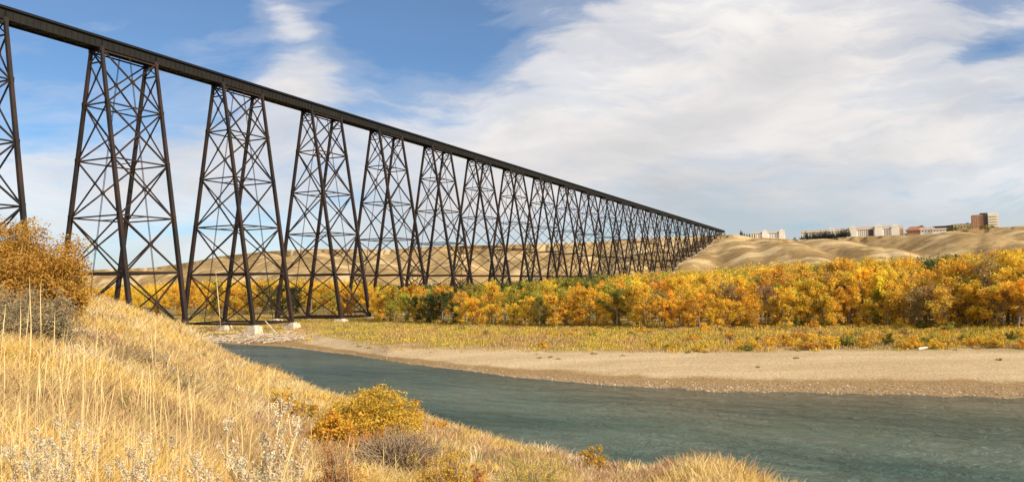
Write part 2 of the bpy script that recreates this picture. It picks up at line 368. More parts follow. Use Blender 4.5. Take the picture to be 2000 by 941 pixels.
# materials of the ground
def ground_mat():
    m, nt, p = new_mat('valley_ground'); geo = nn(nt, 'ShaderNodeNewGeometry'); P = geo.outputs['Position']
    sep = nn(nt, 'ShaderNodeSeparateXYZ'); nt.links.new(P, sep.inputs[0]); z = sep.outputs[2]
    zz = mth(nt, 'ADD', z, mth(nt, 'MULTIPLY', mth(nt, 'SUBTRACT', noise(nt, P, 0.08, 4), 0.5), 0.9))
    # gravel bar
    fine = noise(nt, P, 2.2, 6, 0.75); mid = noise(nt, mapping(nt, P, scale=(0.25, 1, 1), rot=(0, 0, 0.3)), 0.10, 5, 0.6)
    gv = nn(nt, 'ShaderNodeTexVoronoi'); gv.inputs['Scale'].default_value = 1.3; nt.links.new(P, gv.inputs['Vector'])
    dry = mixc(nt, ramp(nt, mid, [(0.38, 0.0), (0.62, 1.0)]), (0.55, 0.395, 0.215), (0.69, 0.515, 0.30))
    dry = mixc(nt, mth(nt, 'MULTIPLY', ramp(nt, fine, [(0.35, 1.0), (0.6, 0.0)]), 0.55), dry, (0.20, 0.14, 0.09))
    wet = mixc(nt, ramp(nt, fine, [(0.4, 0.0), (0.68, 1.0)]), (0.26, 0.16, 0.065), (0.44, 0.29, 0.135))
    beach = mixc(nt, ramp(nt, mth(nt, 'MULTIPLY', zz, 0.2), [(0.135, 0.0), (0.175, 1.0)]), wet, dry)
    # meadow and wood floor
    mg = noise(nt, P, 0.05, 5, 0.6)
    mead = mixc(nt, ramp(nt, mg, [(0.4, 0.0), (0.6, 1.0)]), (0.23, 0.19, 0.05), (0.36, 0.24, 0.09))
    mead = mixc(nt, mth(nt, 'MULTIPLY', fine, 0.5), mead, (0.16, 0.11, 0.05))
    low = mixc(nt, ramp(nt, mth(nt, 'MULTIPLY', zz, 0.2), [(0.46, 0.0), (0.54, 1.0)]), beach, mead)
    # dry coulee slopes
    a1 = noise(nt, P, 0.011, 6, 0.66, 0.5); a2 = noise(nt, mapping(nt, P, scale=(1, 1, 3)), 0.045, 6, 0.75); a3 = noise(nt, P, 0.16, 5, 0.8)
    hill = mixc(nt, ramp(nt, a1, [(0.38, 0.0), (0.62, 1.0)]), (0.29, 0.185, 0.072), (0.47, 0.32, 0.14))
    hill = mixc(nt, ramp(nt, a2, [(0.48, 0.0), (0.66, 0.85)]), hill, (0.19, 0.12, 0.055))
    hill = mixc(nt, ramp(nt, a3, [(0.56, 0.0), (0.66, 0.7)]), hill, (0.11, 0.085, 0.04))
    a4 = noise(nt, mapping(nt, P, loc=(300, 120, 0)), 0.016, 5, 0.6)
    hill = mixc(nt, ramp(nt, a4, [(0.52, 0.0), (0.60, 0.8)]), hill, (0.60, 0.44, 0.235))
    c = mixc(nt, ramp(nt, mth(nt, 'MULTIPLY', z, 0.04), [(0.28, 0.0), (0.42, 1.0)]), low, hill)
    nt.links.new(c, p.inputs['Base Color']); p.inputs['Roughness'].default_value = 0.95; p.inputs['Specular IOR Level'].default_value = 0.1
    b = nn(nt, 'ShaderNodeBump'); b.inputs['Strength'].default_value = 0.7; b.inputs['Distance'].default_value = 0.5
    nt.links.new(mth(nt, 'ADD', mth(nt, 'MULTIPLY', gv.outputs['Distance'], 0.25), mth(nt, 'ADD', fine, mth(nt, 'MULTIPLY', a3, 2.0))), b.inputs['Height']); nt.links.new(b.outputs[0], p.inputs['Normal'])
    return m
azs = np.linspace(azpx(-600), azpx(2700), 760)
rs = np.concatenate([np.linspace(90, 330, 240), np.linspace(332, 640, 60), np.linspace(645, 2400, 260), np.geomspace(2450, 9000, 14)])
link('valley_ground', polar_mesh('valley_ground', far_ground, azs, rs, ground_mat()), kind='structure')

def bank_mat():
    m, nt, p = new_mat('bank_soil'); geo = nn(nt, 'ShaderNodeNewGeometry'); P = geo.outputs['Position']
    f = noise(nt, P, 1.2, 6, 0.7); g = noise(nt, P, 9.0, 5, 0.75)
    c = mixc(nt, ramp(nt, f, [(0.35, 0.0), (0.65, 1.0)]), (0.24, 0.155, 0.075), (0.42, 0.29, 0.13))
    c = mixc(nt, mth(nt, 'MULTIPLY', g, 0.6), c, (0.14, 0.09, 0.045))
    nt.links.new(c, p.inputs['Base Color']); p.inputs['Roughness'].default_value = 0.95; p.inputs['Specular IOR Level'].default_value = 0.1
    b = nn(nt, 'ShaderNodeBump'); b.inputs['Strength'].default_value = 0.8; b.inputs['Distance'].default_value = 0.1; nt.links.new(g, b.inputs['Height']); nt.links.new(b.outputs[0], p.inputs['Normal'])
    return m
link('near_bank_ground', polar_mesh('near_bank_ground', near_ground, np.linspace(-math.pi, math.pi, 900, endpoint=False), np.concatenate([np.linspace(0.3, 60, 170), np.linspace(62, 110, 20)]), bank_mat(), wrap=True), kind='structure')

def water_mat():
    m, nt, p = new_mat('river_water'); geo = nn(nt, 'ShaderNodeNewGeometry'); P = geo.outputs['Position']
    flow = mapping(nt, P, scale=(1, 1, 1), rot=(0, 0, 0.45))
    big = noise(nt, mapping(nt, flow, scale=(0.40, 1, 1)), 0.050, 5, 0.6, 0.8)
    c = mixc(nt, ramp(nt, big, [(0.40, 0.0), (0.62, 1.0)]), (0.045, 0.125, 0.112), (0.125, 0.19, 0.165))
    sh = nn(nt, 'ShaderNodeAttribute'); sh.attribute_name = 'tint'; s2 = nn(nt, 'ShaderNodeSeparateColor'); nt.links.new(sh.outputs['Color'], s2.inputs[0])
    c = mixc(nt, mth(nt, 'MULTIPLY', s2.outputs[0], mth(nt, 'ADD', 0.55, mth(nt, 'MULTIPLY', big, 0.7)), clamp=True), c, (0.21, 0.165, 0.10))
    c = mixc(nt, mth(nt, 'MULTIPLY', s2.outputs[1], 1.0), mixc(nt, 1.0, c, (0.22, 0.52, 0.66), 'MULTIPLY'), c)
    nt.links.new(c, p.inputs['Base Color'])
    p.inputs['IOR'].default_value = 1.33; p.inputs['Specular IOR Level'].default_value = 0.15; p.inputs['Specular Tint'].default_value = (0.72, 0.95, 1.0, 1)
    gust = noise(nt, mapping(nt, flow, scale=(0.3, 1, 1), loc=(20, 5, 0)), 0.05, 5, 0.6, 0.4)
    nt.links.new(ramp(nt, gust, [(0.35, 0.10), (0.65, 0.24)]), p.inputs['Roughness'])
    w1 = noise(nt, mapping(nt, flow, scale=(0.85, 1.2, 1)), 0.70, 6, 0.70, 0.6); w2 = noise(nt, mapping(nt, flow, scale=(0.8, 1.2, 1)), 0.30, 5, 0.7, 0.8)
    w3 = noise(nt, flow, 3.2, 4, 0.65, 0.3)
    h = mth(nt, 'ADD', mth(nt, 'ADD', mth(nt, 'MULTIPLY', w1, 0.55), mth(nt, 'MULTIPLY', w2, 2.2)), mth(nt, 'MULTIPLY', w3, 0.12))
    b = nn(nt, 'ShaderNodeBump'); b.inputs['Distance'].default_value = 3.2; nt.links.new(ramp(nt, gust, [(0.35, 0.6), (0.65, 1.0)]), b.inputs['Strength']); nt.links.new(h, b.inputs['Height']); nt.links.new(b.outputs[0], p.inputs['Normal'])
    return m
wa = np.linspace(azpx(-900), azpx(2900), 500); wr = np.concatenate([[4], np.linspace(20, 340, 180), [700]])
A_, R_ = np.meshgrid(wa, wr, indexing='ij'); shl = np.interp(A_, *SH)
lat = smooth((A_ - azpx(500)) / (azpx(1450) - azpx(500)))
shallow = np.clip(1 - (shl - R_) / (6 + 42 * lat), 0, 1) ** 1.3 * (0.5 + 0.4 * lat)
me = polar_mesh('river_water', lambda a, r: np.zeros_like(a), wa, wr, water_mat())
at2 = me.color_attributes.new('tint', 'FLOAT_COLOR', 'POINT'); at2.data.foreach_set('color', np.stack([shallow.ravel(), (lat * 0.85 + 0.15).ravel(), lat.ravel(), lat.ravel() * 0 + 1], 1).astype(np.float32).ravel())
link('river_water', me, kind='structure')

# ------------------------------------------------------------------ the viaduct
PH = 0.4361; D0 = 219.02; UU0 = 165.92; HT = CAMZ + 76.92
PER, BL, WD, BAT = 50.57, 20.45, 4.88, 1 / 6
LV = [0, 17.33, 35.08, 53.05, 70.84, 89.96]
cph, sph = math.cos(PH), math.sin(PH)
def bp(u, w, z):
    """u along the track, w towards the camera from the near girder's plane"""
    d = D0 - w
    return np.array([-d * cph + u * sph, d * sph + u * cph, z])
AX = np.array([sph, cph, 0]); NX = np.array([cph, -sph, 0])
viaduct = empty('railway_viaduct', bp(UU0 + PER, -WD / 2, 4.4), label='very long black steel railway trestle viaduct crossing the whole river valley', cat='railway bridge')
VL = np.array(viaduct.location)
def vb(mb, name, mat, parent, **kw):
    """build relative to the viaduct's base"""
    me = mb.mesh(name, mat); co = np.concatenate(mb.V) - VL
    me.vertices.foreach_set('co', co.astype(np.float32).ravel()); me.update()
    return link(name, me, parent, **kw)
def legpos(u, side, z):
    dep = HT - z
    return bp(u, (BAT * dep) if side else (-WD - BAT * dep), z)
NT = 23
def ground_at(p):
    return fg(p[0], p[1])
u_end = 0
for n in range(0, NT):
    u0 = UU0 + (n - 1) * PER; us = (u0, u0 + BL)
    bases = {}
    for e in (0, 1):
        for s in (0, 1):
            z = HT - 89.96
            for _ in range(6):
                p = legpos(us[e], s, z); z = max(ground_at(p) + 0.5, HT - 89.96)
            bases[e, s] = z
    zb = max(bases.values())
    if HT - zb < 3.5: break
    u_end = us[1]
    zmin = min(bases.values())
    levels = [HT - l for l in LV if HT - l > zb + 3.0]
    br = MB(); fat = 1.0 if n < 6 else 1.05
    def X(a, b, c, d, w, lat=True):
        """cross of two diagonals a-d and b-c; double (laced) angles on the big ones"""
        for p, q in ((a, d), (b, c)):
            br.bar(p, q, w * fat, w * 0.75 * fat)
        m = (a + b + c + d) / 4
        return m
    zl = levels + [None]
    for i in range(len(levels)):
        z1 = levels[i]
        def pz(e, s, k):
            if zl[k] is None: return legpos(us[e], s, bases[e, s] + 0.3)
            return legpos(us[e], s, zl[k])
        # faces along the track
        for s in (0, 1):
            a, b, c, d = pz(0, s, i), pz(1, s, i), pz(0, s, i + 1), pz(1, s, i + 1)
            ln = NX * (0.17 if n < 5 else 0)
            if n < 5:
                for sg in (-1, 1):
                    br.bar(a + ln * sg, d + ln * sg, 0.16, 0.42); br.bar(b + ln * sg, c + ln * sg, 0.16, 0.42)
                # lacing plates between the paired angles
                for p, q in ((a, d), (b, c)):
                    for k in range(1, 12): mm = p + (q - p) * k / 12; br.bar(mm - ln, mm + ln, 0.3, 0.08)
            else:
                br.bar(a, d, 0.50); br.bar(b, c, 0.50)
            m = (a + d) / 2; m2 = (b + c) / 2; mm = (m + m2) / 2
            br.bar(mm - NX * 0.22, mm + NX * 0.22, 1.35, 1.35)
            for mmx in ((a + b) / 2, (c + d) / 2):
                br.bar(mmx - AX * 0.18, mm - AX * 0.18, 0.13); br.bar(mmx + AX * 0.18, mm + AX * 0.18, 0.13)
            for q in (a, b, c, d):
                br.bar(q - NX * 0.35, q + NX * 0.35, 1.5, 1.7)
        # faces across the track
        for e in (0, 1):
            a, b, c, d = pz(e, 0, i), pz(e, 1, i), pz(e, 0, i + 1), pz(e, 1, i + 1)
            if i == 0 and len(levels) > 1:
                t = 0.24; a2, b2 = a + (c - a) * t, b + (d - b) * t
                br.bar(a2, b2, 0.42); br.bar(a, b2, 0.30); br.bar(b, a2, 0.30); a, b = a2, b2
            br.bar(a, d, 0.42, 0.3); br.bar(b, c, 0.42, 0.3)
            k = np.linalg.norm(b - a) / (np.linalg.norm(b - a) + np.linalg.norm(d - c)); mm = a + (d - a) * k
            br.bar(mm - AX * 0.2, mm + AX * 0.2, 1.0, 1.0)
    tower = vb(br, 'tower', steel, viaduct)
    for e in (0, 1):
        for s in (0, 1):
            l = MB(); top = legpos(us[e], s, HT + 0.1); bot = legpos(us[e], s, bases[e, s])
            l.bar(top, bot, 0.92, 0.92, 1.3, ref=AX)
            vb(l, 'leg', steel, tower)
            zt = bases[e, s]; gz = ground_at(bot); hgt = zt - min(gz - 1.0, zt - 0.9)
            pd = MB(); pd.box((bot[0], bot[1], zt - hgt / 2), (5.6, 4.8, hgt), -PH, taper=0.74); pd.box((bot[0], bot[1], zt + 0.18), (2.6, 2.6, 0.4), -PH)
            vb(pd, 'pedestal', concrete, tower)
    for i, z1 in enumerate(levels + [zb + 0.7]):
        big = i == 4 or i == len(levels)
        st = MB(); w = 0.62 if big else 0.40
        c = [legpos(us[0], 0, z1), legpos(us[1], 0, z1), legpos(us[1], 1, z1), legpos(us[0], 1, z1)]
        if i == 0: c = [q + np.array([0, 0, -0.5]) for q in c]
        for k in range(4): st.bar(c[k], c[(k + 1) % 4], w, w * 1.1)
        if i > 0: st.bar((c[0] + c[1]) / 2, (c[2] + c[3]) / 2, 0.25)
        if i == 4:      # the level strut here runs on between the towers as a deeper truss chord
            for s in (1, 2): pass
        vb(st, 'strut', steel, tower)
# deck: one girder span after another
def span(u0, u1):
    g = MB(); L = u1 - u0 - 0.12; uc = (u0 + u1) / 2
    for w in (0.0, -WD):
        c = bp(uc, w, HT + 1.65); g.box(c, (L, 0.14, 2.75), math.pi / 2 - PH)
        for dz in (0.22, 3.05): g.box(bp(uc, w, HT + dz), (L, 0.62, 0.14), math.pi / 2 - PH)
    st = g; k = max(4, int(L / 1.9))
    for i in range(k + 1):
        u = u0 + 0.15 + (L - 0.3) * i / k
        for w in (0.16, -WD - 0.16): st.box(bp(u, w, HT + 1.65), (0.10, 0.10, 2.7), math.pi / 2 - PH)
    o = vb(g, 'plate_girder', girder_m, viaduct)
    fl = MB(); fl.box(bp(uc, -WD / 2, HT + 0.62), (L, WD - 0.3, 0.16), math.pi / 2 - PH)
    nb = max(2, int(L / 4))
    for i in range(nb):
        a, b = u0 + L * i / nb, u0 + L * (i + 1) / nb
        fl.bar(bp(a, -0.1, HT + 0.38), bp(b, -WD + 0.1, HT + 0.38), 0.2); fl.bar(bp(b, -0.1, HT + 0.37), bp(a, -WD + 0.1, HT + 0.37), 0.2)
    vb(fl, 'deck_floor', dark_steel, o)
    tp = MB(); tp.box(bp(uc, -WD / 2, HT + 3.36), (L + 0.1, WD + 1.5, 0.36), math.pi / 2 - PH)
    for w in (0.62, -WD - 0.62): tp.box(bp(uc, w, HT + 3.72), (L + 0.1, 0.10, 0.34), math.pi / 2 - PH)
    vb(tp, 'deck_edge', dark_steel, viaduct)
u = UU0 - 2 * PER
while u < u_end + 8:
    span(u, u + BL); span(u + BL, u + PER); u += PER
rl = MB()
for w in (-1.7, -3.2): rl.bar(bp(UU0 - 2 * PER, w, HT + 3.62), bp(u, w, HT + 3.62), 0.08, 0.18)
vb(rl, 'rails', dark_steel, viaduct)
print('bridge end u', u_end)

# ------------------------------------------------------------------ foliage builders
def leafcloud(cen, rad, n, size, tintv=0.22, squash=1.0, shell=0.55, seed=0, up=0.35, base=(1, 1, 1), aspect=0.7):
    """n leaf-sized faces spread through ellipsoid clumps (cen (k,3), rad (k,3))"""
    g = np.random.default_rng(seed); cen = np.asarray(cen, float); rad = np.asarray(rad, float)
    vol = (rad[:, 0] * rad[:, 1] * rad[:, 2]) ** 0.72; k = g.choice(len(cen), n, p=vol / vol.sum())
    d = g.normal(size=(n, 3)); d /= np.linalg.norm(d, axis=1)[:, None]
    rr = g.random(n) ** shell * (1 + 0.22 * g.normal(size=n) * (g.random(n) < 0.35))
    p = cen[k] + d * rad[k] * rr[:, None]
    nrm = g.normal(size=(n, 3)) + d * 0.9 + np.array([0, 0, up]); nrm /= np.linalg.norm(nrm, axis=1)[:, None]
    a = np.cross(nrm, g.normal(size=(n, 3))); a /= np.linalg.norm(a, axis=1)[:, None]; b = np.cross(nrm, a)
    sz = size * g.uniform(0.55, 1.35, n)[:, None] / 2
    V = np.stack([p - a * sz, p - b * sz * aspect, p + a * sz, p + b * sz * aspect], 1).reshape(-1, 3)
    ct = g.uniform(1 - tintv, 1 + tintv, len(cen))[k]; lt = g.uniform(1 - tintv, 1 + tintv, n)
    hue = g.normal(0, 0.06, n) + g.normal(0, 0.06, len(cen))[k]
    t = (ct * lt)[:, None] * np.stack([1 + hue * 0.4, 1 - hue, 1 - hue * 1.5], 1) * np.array(base)
    T = np.repeat(np.clip(t, 0.02, 1.12 if max(base) >= 1 else 1.6), 4, 0)
    Q = np.arange(n * 4).reshape(-1, 4)
    return V, Q, T
def wig(a, b, n, amp, g):
    a = np.array(a, float); b = np.array(b, float); t = np.linspace(0, 1, n)[:, None]
    w = g.normal(0, amp, (n, 3)); w[0] = 0; return a + (b - a) * t + w * t

def make_cottonwood(seed, h=12.0, spread=0.30, bare=0.0, nleaf=2600, low=0.22):
    """tapered trunk with limbs; leaf clumps along the limbs leave gaps between them"""
    g = np.random.default_rng(seed); mb = MB(); cen = []; rad = []
    nst = 1 if g.random() < 0.55 else 2
    for st in range(nst):
        lean = g.normal(0, 0.05, 2); off = g.normal(0, 0.05 if nst == 1 else 0.5, 2)
        top = np.array([off[0] + lean[0] * h, off[1] + lean[1] * h, h * g.uniform(0.84, 0.93)])
        tr = wig((off[0], off[1], 0), top, 8, 0.12, g); mb.tube(tr, np.linspace(0.24, 0.03, 8) * (1.0 if nst == 1 else 0.75), 7)
        nl = int(g.integers(11, 16)) // (1 if nst == 1 else 1)
        for i in range(nl):
            t = low + (0.95 - low) * (i + g.random()) / nl; o = tr[0] + (tr[-1] - tr[0]) * t
            k = min(6, int(t * 7)); o = tr[k] + (tr[k + 1] - tr[k]) * (t * 7 - k)
            a = g.random() * 6.283; env = math.sin(min(1, (t - low * 0.6) / (1 - low * 0.6) * 0.95 + 0.12) * math.pi) ** 0.6
            L = h * spread * env * g.uniform(0.65, 1.15)
            e = o + np.array([math.cos(a) * L, math.sin(a) * L, L * g.uniform(0.45, 1.1)])
            e[2] = min(e[2], h * 0.97)
            bpt = wig(o, e, 5, 0.08, g); mb.tube(bpt, np.linspace(0.085, 0.015, 5), 5)
            for q in (1, 2, 3, 4):
                if g.random() < 0.86 - bare * 0.5:
                    c = bpt[q] + g.normal(0, 0.25, 3); r = h * g.uniform(0.045, 0.085) * (1.15 if q > 2 else 0.9)
                    cen.append(c); rad.append([r, r, r * g.uniform(0.8, 1.25)])
        cen.append(top + np.array([0, 0, h * 0.02])); rad.append([h * 0.05, h * 0.05, h * 0.07])
    if bare > 0:
        for i in range(26):
            a = g.random() * 6.283; z = h * g.uniform(0.3, 0.9); L = h * 0.2 * g.random() + 0.5
            mb.tube(wig((0, 0, z), (math.cos(a) * L, math.sin(a) * L, z + L * 0.9), 4, 0.1, g), np.linspace(0.04, 0.012, 4), 4)
    V, Q, T = leafcloud(cen, rad, int(1.35 * nleaf * (1 - bare * 0.7)), 0.36, seed=seed + 5, shell=0.55, tintv=0.18)
    return mb.mesh('trunk', bark), mesh_np('crown', V, Q, leaf_m, T), h
trees = [make_cottonwood(100 + i, spread=s, bare=b, low=l, nleaf=n) for i, (s, b, l, n) in enumerate([
    (0.27, 0, 0.10, 2900), (0.33, 0, 0.12, 3300), (0.22, 0, 0.06, 2500), (0.36, 0, 0.16, 3300), (0.25, 0, 0.20, 2500), (0.30, 0, 0.05, 3100), (0.24, 0.45, 0.2, 2200), (0.30, 0.7, 0.25, 2000), (0.20, 0, 0.04, 2100), (0.38, 0, 0.08, 3500)])]
def sp_shape(m): return m

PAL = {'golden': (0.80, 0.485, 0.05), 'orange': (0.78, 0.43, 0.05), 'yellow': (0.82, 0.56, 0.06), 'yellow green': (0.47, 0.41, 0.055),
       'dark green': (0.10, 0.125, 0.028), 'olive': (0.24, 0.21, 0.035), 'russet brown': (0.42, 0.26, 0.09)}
TOPS = [(-300, 560), (200, 560), (380, 546), (560, 545), (700, 547), (760, 553), (900, 548), (1000, 545), (1120, 536), (1200, 533), (1290, 526), (1350, 527), (1450, 516), (1550, 506), (1640, 503), (1700, 501), (1780, 500), (1830, 504), (1880, 498), (1940, 489), (2000, 484), (2200, 480), (2600, 480)]
tpx = np.array([a for a, b in TOPS]); tpy = np.array([b for a, b in TOPS])
PXS = np.arange(-900, 3000, 20); AZS = np.array([azpx(p, 600) for p in PXS]); HORS = np.array([hor(p) for p in PXS])
def px_of_az(a): return float(np.interp(a, AZS, PXS))
def region(px):
    if px < 380: return 'just above the grassy bank'
    if px < 470: return 'beyond the left concrete pier'
    if px < 560: return 'beyond the middle concrete pier'
    if px < 650: return 'beyond the right concrete pier'
    if px < 740: return 'beyond the low white block'
    if px < 850: return 'at the left end of the wood'
    if px < 980: return 'before the nearer bridge towers'
    if px < 1100: return 'before the middle bridge towers'
    if px < 1200: return 'before the crowded bridge towers'
    if px < 1300: return 'before the farthest bridge towers'
    if px < 1430: return 'below the bridge end'
    if px < 1500: return 'below the bare slope'
    if px < 1570: return 'below the small apartment block'
    if px < 1660: return 'below the conifer row'
    if px < 1760: return 'below the long apartment block'
    if px < 1850: return 'below the brown hall'
    if px < 1900: return 'below the cream building'
    return 'below the brick tower block'
def colour(px, row):
    if 560 <= px < 600 and row < 3: return 'dark green'
    if row == 0:
        if 735 < px < 800: return 'yellow green' if rng.random() < 0.6 else 'golden'
        if 808 < px < 888: return 'dark green' if rng.random() < 0.75 else 'olive'
    if px < 400: c = ['golden', 'yellow', 'yellow green']; w = [.6, .25, .15]
    elif px < 740: c = ['golden', 'olive', 'dark green', 'yellow', 'yellow green']; w = [.38, .2, .17, .13, .12] if row < 3 else [.62, .08, .03, .25, .02]
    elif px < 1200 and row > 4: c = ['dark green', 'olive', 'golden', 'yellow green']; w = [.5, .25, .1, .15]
    elif px < 1250: c = ['golden', 'orange', 'yellow', 'yellow green', 'olive']; w = [.42, .12, .20, .18, .08]
    elif row < 2: c = ['golden', 'orange', 'yellow', 'yellow green', 'russet brown']; w = [.36, .07, .30, .15, .12]
    elif 1790 < px < 1850 and row > 5: c = ['dark green']; w = [1]
    else: c = ['golden', 'orange', 'yellow', 'yellow green', 'russet brown', 'olive']; w = [.38, .13, .16, .17, .08, .08]
    return c[int(rng.choice(len(c), p=w))]
ROWN = ['in the front row', 'in the second row', 'in the third row', 'in the fourth row', 'in the fifth row', 'in the sixth row', 'in the seventh row', 'in the back row']
ROWD = [0, 9, 21, 38, 60, 88, 122, 160]
def tree_size(px, r, gz, row):
    top = CAMZ + (np.interp(px, PXS, HORS) - np.interp(px, tpx, tpy)) / F * r
    if row == 0: hh = rng.uniform(8.2, 14.4) * (1 + 0.28 * smooth((px - 1750) / 200))
    else: hh = rng.uniform(0.74, 1.0) * (top - gz) if row > 2 else rng.uniform(9.5, 16.5) * (1 + 0.3 * smooth((px - 1500) / 400))
    return float(min(hh, (top - gz) * rng.uniform(0.93, 1.02), 25))
plan = []
for row, rd in enumerate(ROWD):
    px = -60 if row > 0 else 742
    while px < 2060:
        a = azpx(px, 610); r = float(np.interp(a, *TL)) + rd + rng.uniform(-3, 4) + (0 if row else rng.uniform(-1, 3))
        if px < 390 and row in (0, 1, 3, 5): px += 60; continue
        x, y = r * math.sin(a), r * math.cos(a); gz = fg(x, y); h = tree_size(px, r, gz, row)
        # keep clear of the towers' feet
        u = x * sph + y * cph; dd = -(x * cph - y * sph); w = D0 - dd
        un = (u - UU0) % PER
        near_br = -26 < w < 20 and un < BL + 5 and px < 1150
        if h > 6.5 and not (near_br and px < 760): plan.append((row, px, x, y, gz, h))
        step = [27, 34, 40, 46, 50, 52, 56, 60][row]
        px += step * rng.uniform(0.65, 1.35) * (0.85 if px > 1500 else 1.0)
print('trees planned', len(plan))
ci = 0
for row, px, x, y, gz, h in plan:
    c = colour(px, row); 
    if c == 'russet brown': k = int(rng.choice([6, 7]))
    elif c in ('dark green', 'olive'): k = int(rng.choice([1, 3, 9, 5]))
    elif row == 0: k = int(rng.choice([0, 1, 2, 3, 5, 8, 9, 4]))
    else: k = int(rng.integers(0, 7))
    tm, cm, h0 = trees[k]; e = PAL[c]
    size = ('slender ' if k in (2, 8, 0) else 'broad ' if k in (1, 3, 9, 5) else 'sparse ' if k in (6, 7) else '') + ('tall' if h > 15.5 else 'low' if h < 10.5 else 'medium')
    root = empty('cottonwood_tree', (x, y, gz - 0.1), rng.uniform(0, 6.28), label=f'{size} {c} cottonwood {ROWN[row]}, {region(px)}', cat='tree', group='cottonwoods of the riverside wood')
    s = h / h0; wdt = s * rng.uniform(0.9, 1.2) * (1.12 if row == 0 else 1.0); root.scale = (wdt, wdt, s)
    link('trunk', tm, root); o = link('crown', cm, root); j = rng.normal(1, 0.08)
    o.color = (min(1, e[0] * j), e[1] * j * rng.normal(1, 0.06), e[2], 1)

# the wood further back, up to the foot of the coulees: one mass
def wood_mass():
    Vs, Qs, Ts = [], [], []; n0 = 0; cnt = 0
    lite = []
    for i in range(5):
        g = np.random.default_rng(500 + i); k = 22
        c = g.normal(size=(k, 3)) * [0.17, 0.17, 0.19] + [0, 0, 0.60]; r = np.abs(g.normal(0.11, 0.03, (k, 3))) + 0.03
        lite.append(leafcloud(c, r, 520, 0.052, seed=700 + i, shell=0.5))
    for ri, rd in enumerate(np.arange(182, 560, 26)):
        px = -80 + rng.uniform(0, 30)
        while px < 2100:
            a = azpx(px, 580); r = float(np.interp(a, *TL)) + rd + rng.uniform(-10, 10); rim = float(np.interp(a, RA[0], RA[1]))
            x, y = r * math.sin(a), r * math.cos(a); gz = fg(x, y)
            lim = 20 if px < 1100 else 26
            dens = 1 if px > 1100 else (0.9 if 380 < px < 760 else 0.75)
            if gz < lim and r < rim * 0.72 and rng.random() < dens:
                h = tree_size(px, r, gz, 7)
                if h > 5:
                    V, Q, T = lite[int(rng.integers(5))]; h = min(h, 21); th = rng.uniform(0, 6.28); wd = h * rng.uniform(0.85, 1.2)
                    ct, st = math.cos(th), math.sin(th); W = V @ np.array([[ct, st, 0], [-st, ct, 0], [0, 0, 1]]) * [wd, wd, h] + [x, y, gz - 0.03 * h]
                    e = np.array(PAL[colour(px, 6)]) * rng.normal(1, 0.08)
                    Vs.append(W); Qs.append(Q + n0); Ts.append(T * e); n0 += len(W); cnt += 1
            px += rng.uniform(12, 26) * 300 / r * 1.35
    print('mass trees', cnt)
    return mesh_np('distant_wood', np.concatenate(Vs), np.concatenate(Qs), shrub_m, np.clip(np.concatenate(Ts), 0, 1))
link('distant_wood', wood_mass(), label='golden and olive riverside wood running back to the foot of the dry hills', cat='wood', kind='stuff')

# meadow and willow band between gravel bar and wood
def meadow():
    N = 115000
    px = rng.uniform(330, 2080, N); az = np.interp(px, PXS, AZS)
    vg = np.interp(az, *VG); tl = np.interp(az, *TL); sh = np.interp(az, *SH); vg = np.maximum(vg, sh + 7); tl = np.maximum(tl, vg + 12)
    t = rng.uniform(-0.03, 1.25, N); r = vg + (tl - vg) * t + (rng.random(N) < 0.2) * rng.uniform(0, 25, N) + (fbm(az * 90, az * 0, 8, 3) - 0.5) * 9
    lo = px < 610; r = np.where(lo, sh + 16 + (tl - sh - 10) * rng.random(N), r); t = np.where(lo, 0.6, t)
    x, y = r * np.sin(az), r * np.cos(az); z = far_ground(az, r)
    cl = fbm(x / 9, y / 9, 91, 3); c2 = fbm(x / 3, y / 3, 93, 2)
    keep = (cl + rng.uniform(-0.15, 0.15, N) > 0.30) | (t > 0.25); x, y, z, cl, c2, t, px, r = [q[keep] for q in (x, y, z, cl, c2, t, px, r)]; N = len(x)
    tall = smooth((px - 900) / 700)
    h = rng.uniform(0.35, 0.9, N) * (0.8 + 0.9 * tall * smooth((c2 - 0.35) / 0.3)) * np.where(t < 0.1, 0.6, 1.0)
    w = rng.uniform(0.05, 0.13, N); a = rng.uniform(0, 6.28, N); lx, ly = rng.normal(0, 0.22, N) * h, rng.normal(0, 0.22, N) * h
    dx, dy = np.cos(a) * w, np.sin(a) * w
    V = np.stack([np.stack([x - dx, y - dy, z - 0.05], 1), np.stack([x + dx, y + dy, z - 0.05], 1), np.stack([x + dx * 0.6 + lx, y + dy * 0.6 + ly, z + h], 1), np.stack([x - dx * 0.6 + lx, y - dy * 0.6 + ly, z + h], 1)], 1).reshape(-1, 3)
    pal = np.array([[0.57, 0.39, 0.10], [0.48, 0.355, 0.08], [0.66, 0.47, 0.07], [0.53, 0.33, 0.13], [0.68, 0.44, 0.06], [0.36, 0.30, 0.06]])
    k = np.where(cl + rng.normal(0, 0.05, N) > 0.55, 1, 0); k = np.where(c2 + rng.normal(0, 0.08, N) > 0.60, 2 + (rng.random(N) < 0.4 * tall) * 2, k); k = np.where(cl + rng.normal(0, 0.05, N) < 0.42, 3, k); k = np.where(rng.random(N) < 0.07, 5, k)
    T = np.repeat(pal[k] * rng.uniform(0.75, 1.25, (N, 1)), 4, 0)
    return mesh_np('meadow_grass', V, np.arange(N * 4).reshape(-1, 4), grass_m, T)
link('meadow_grass', meadow(), label='olive and rust meadow grass between the gravel bar and the wood', cat='grass', kind='stuff')

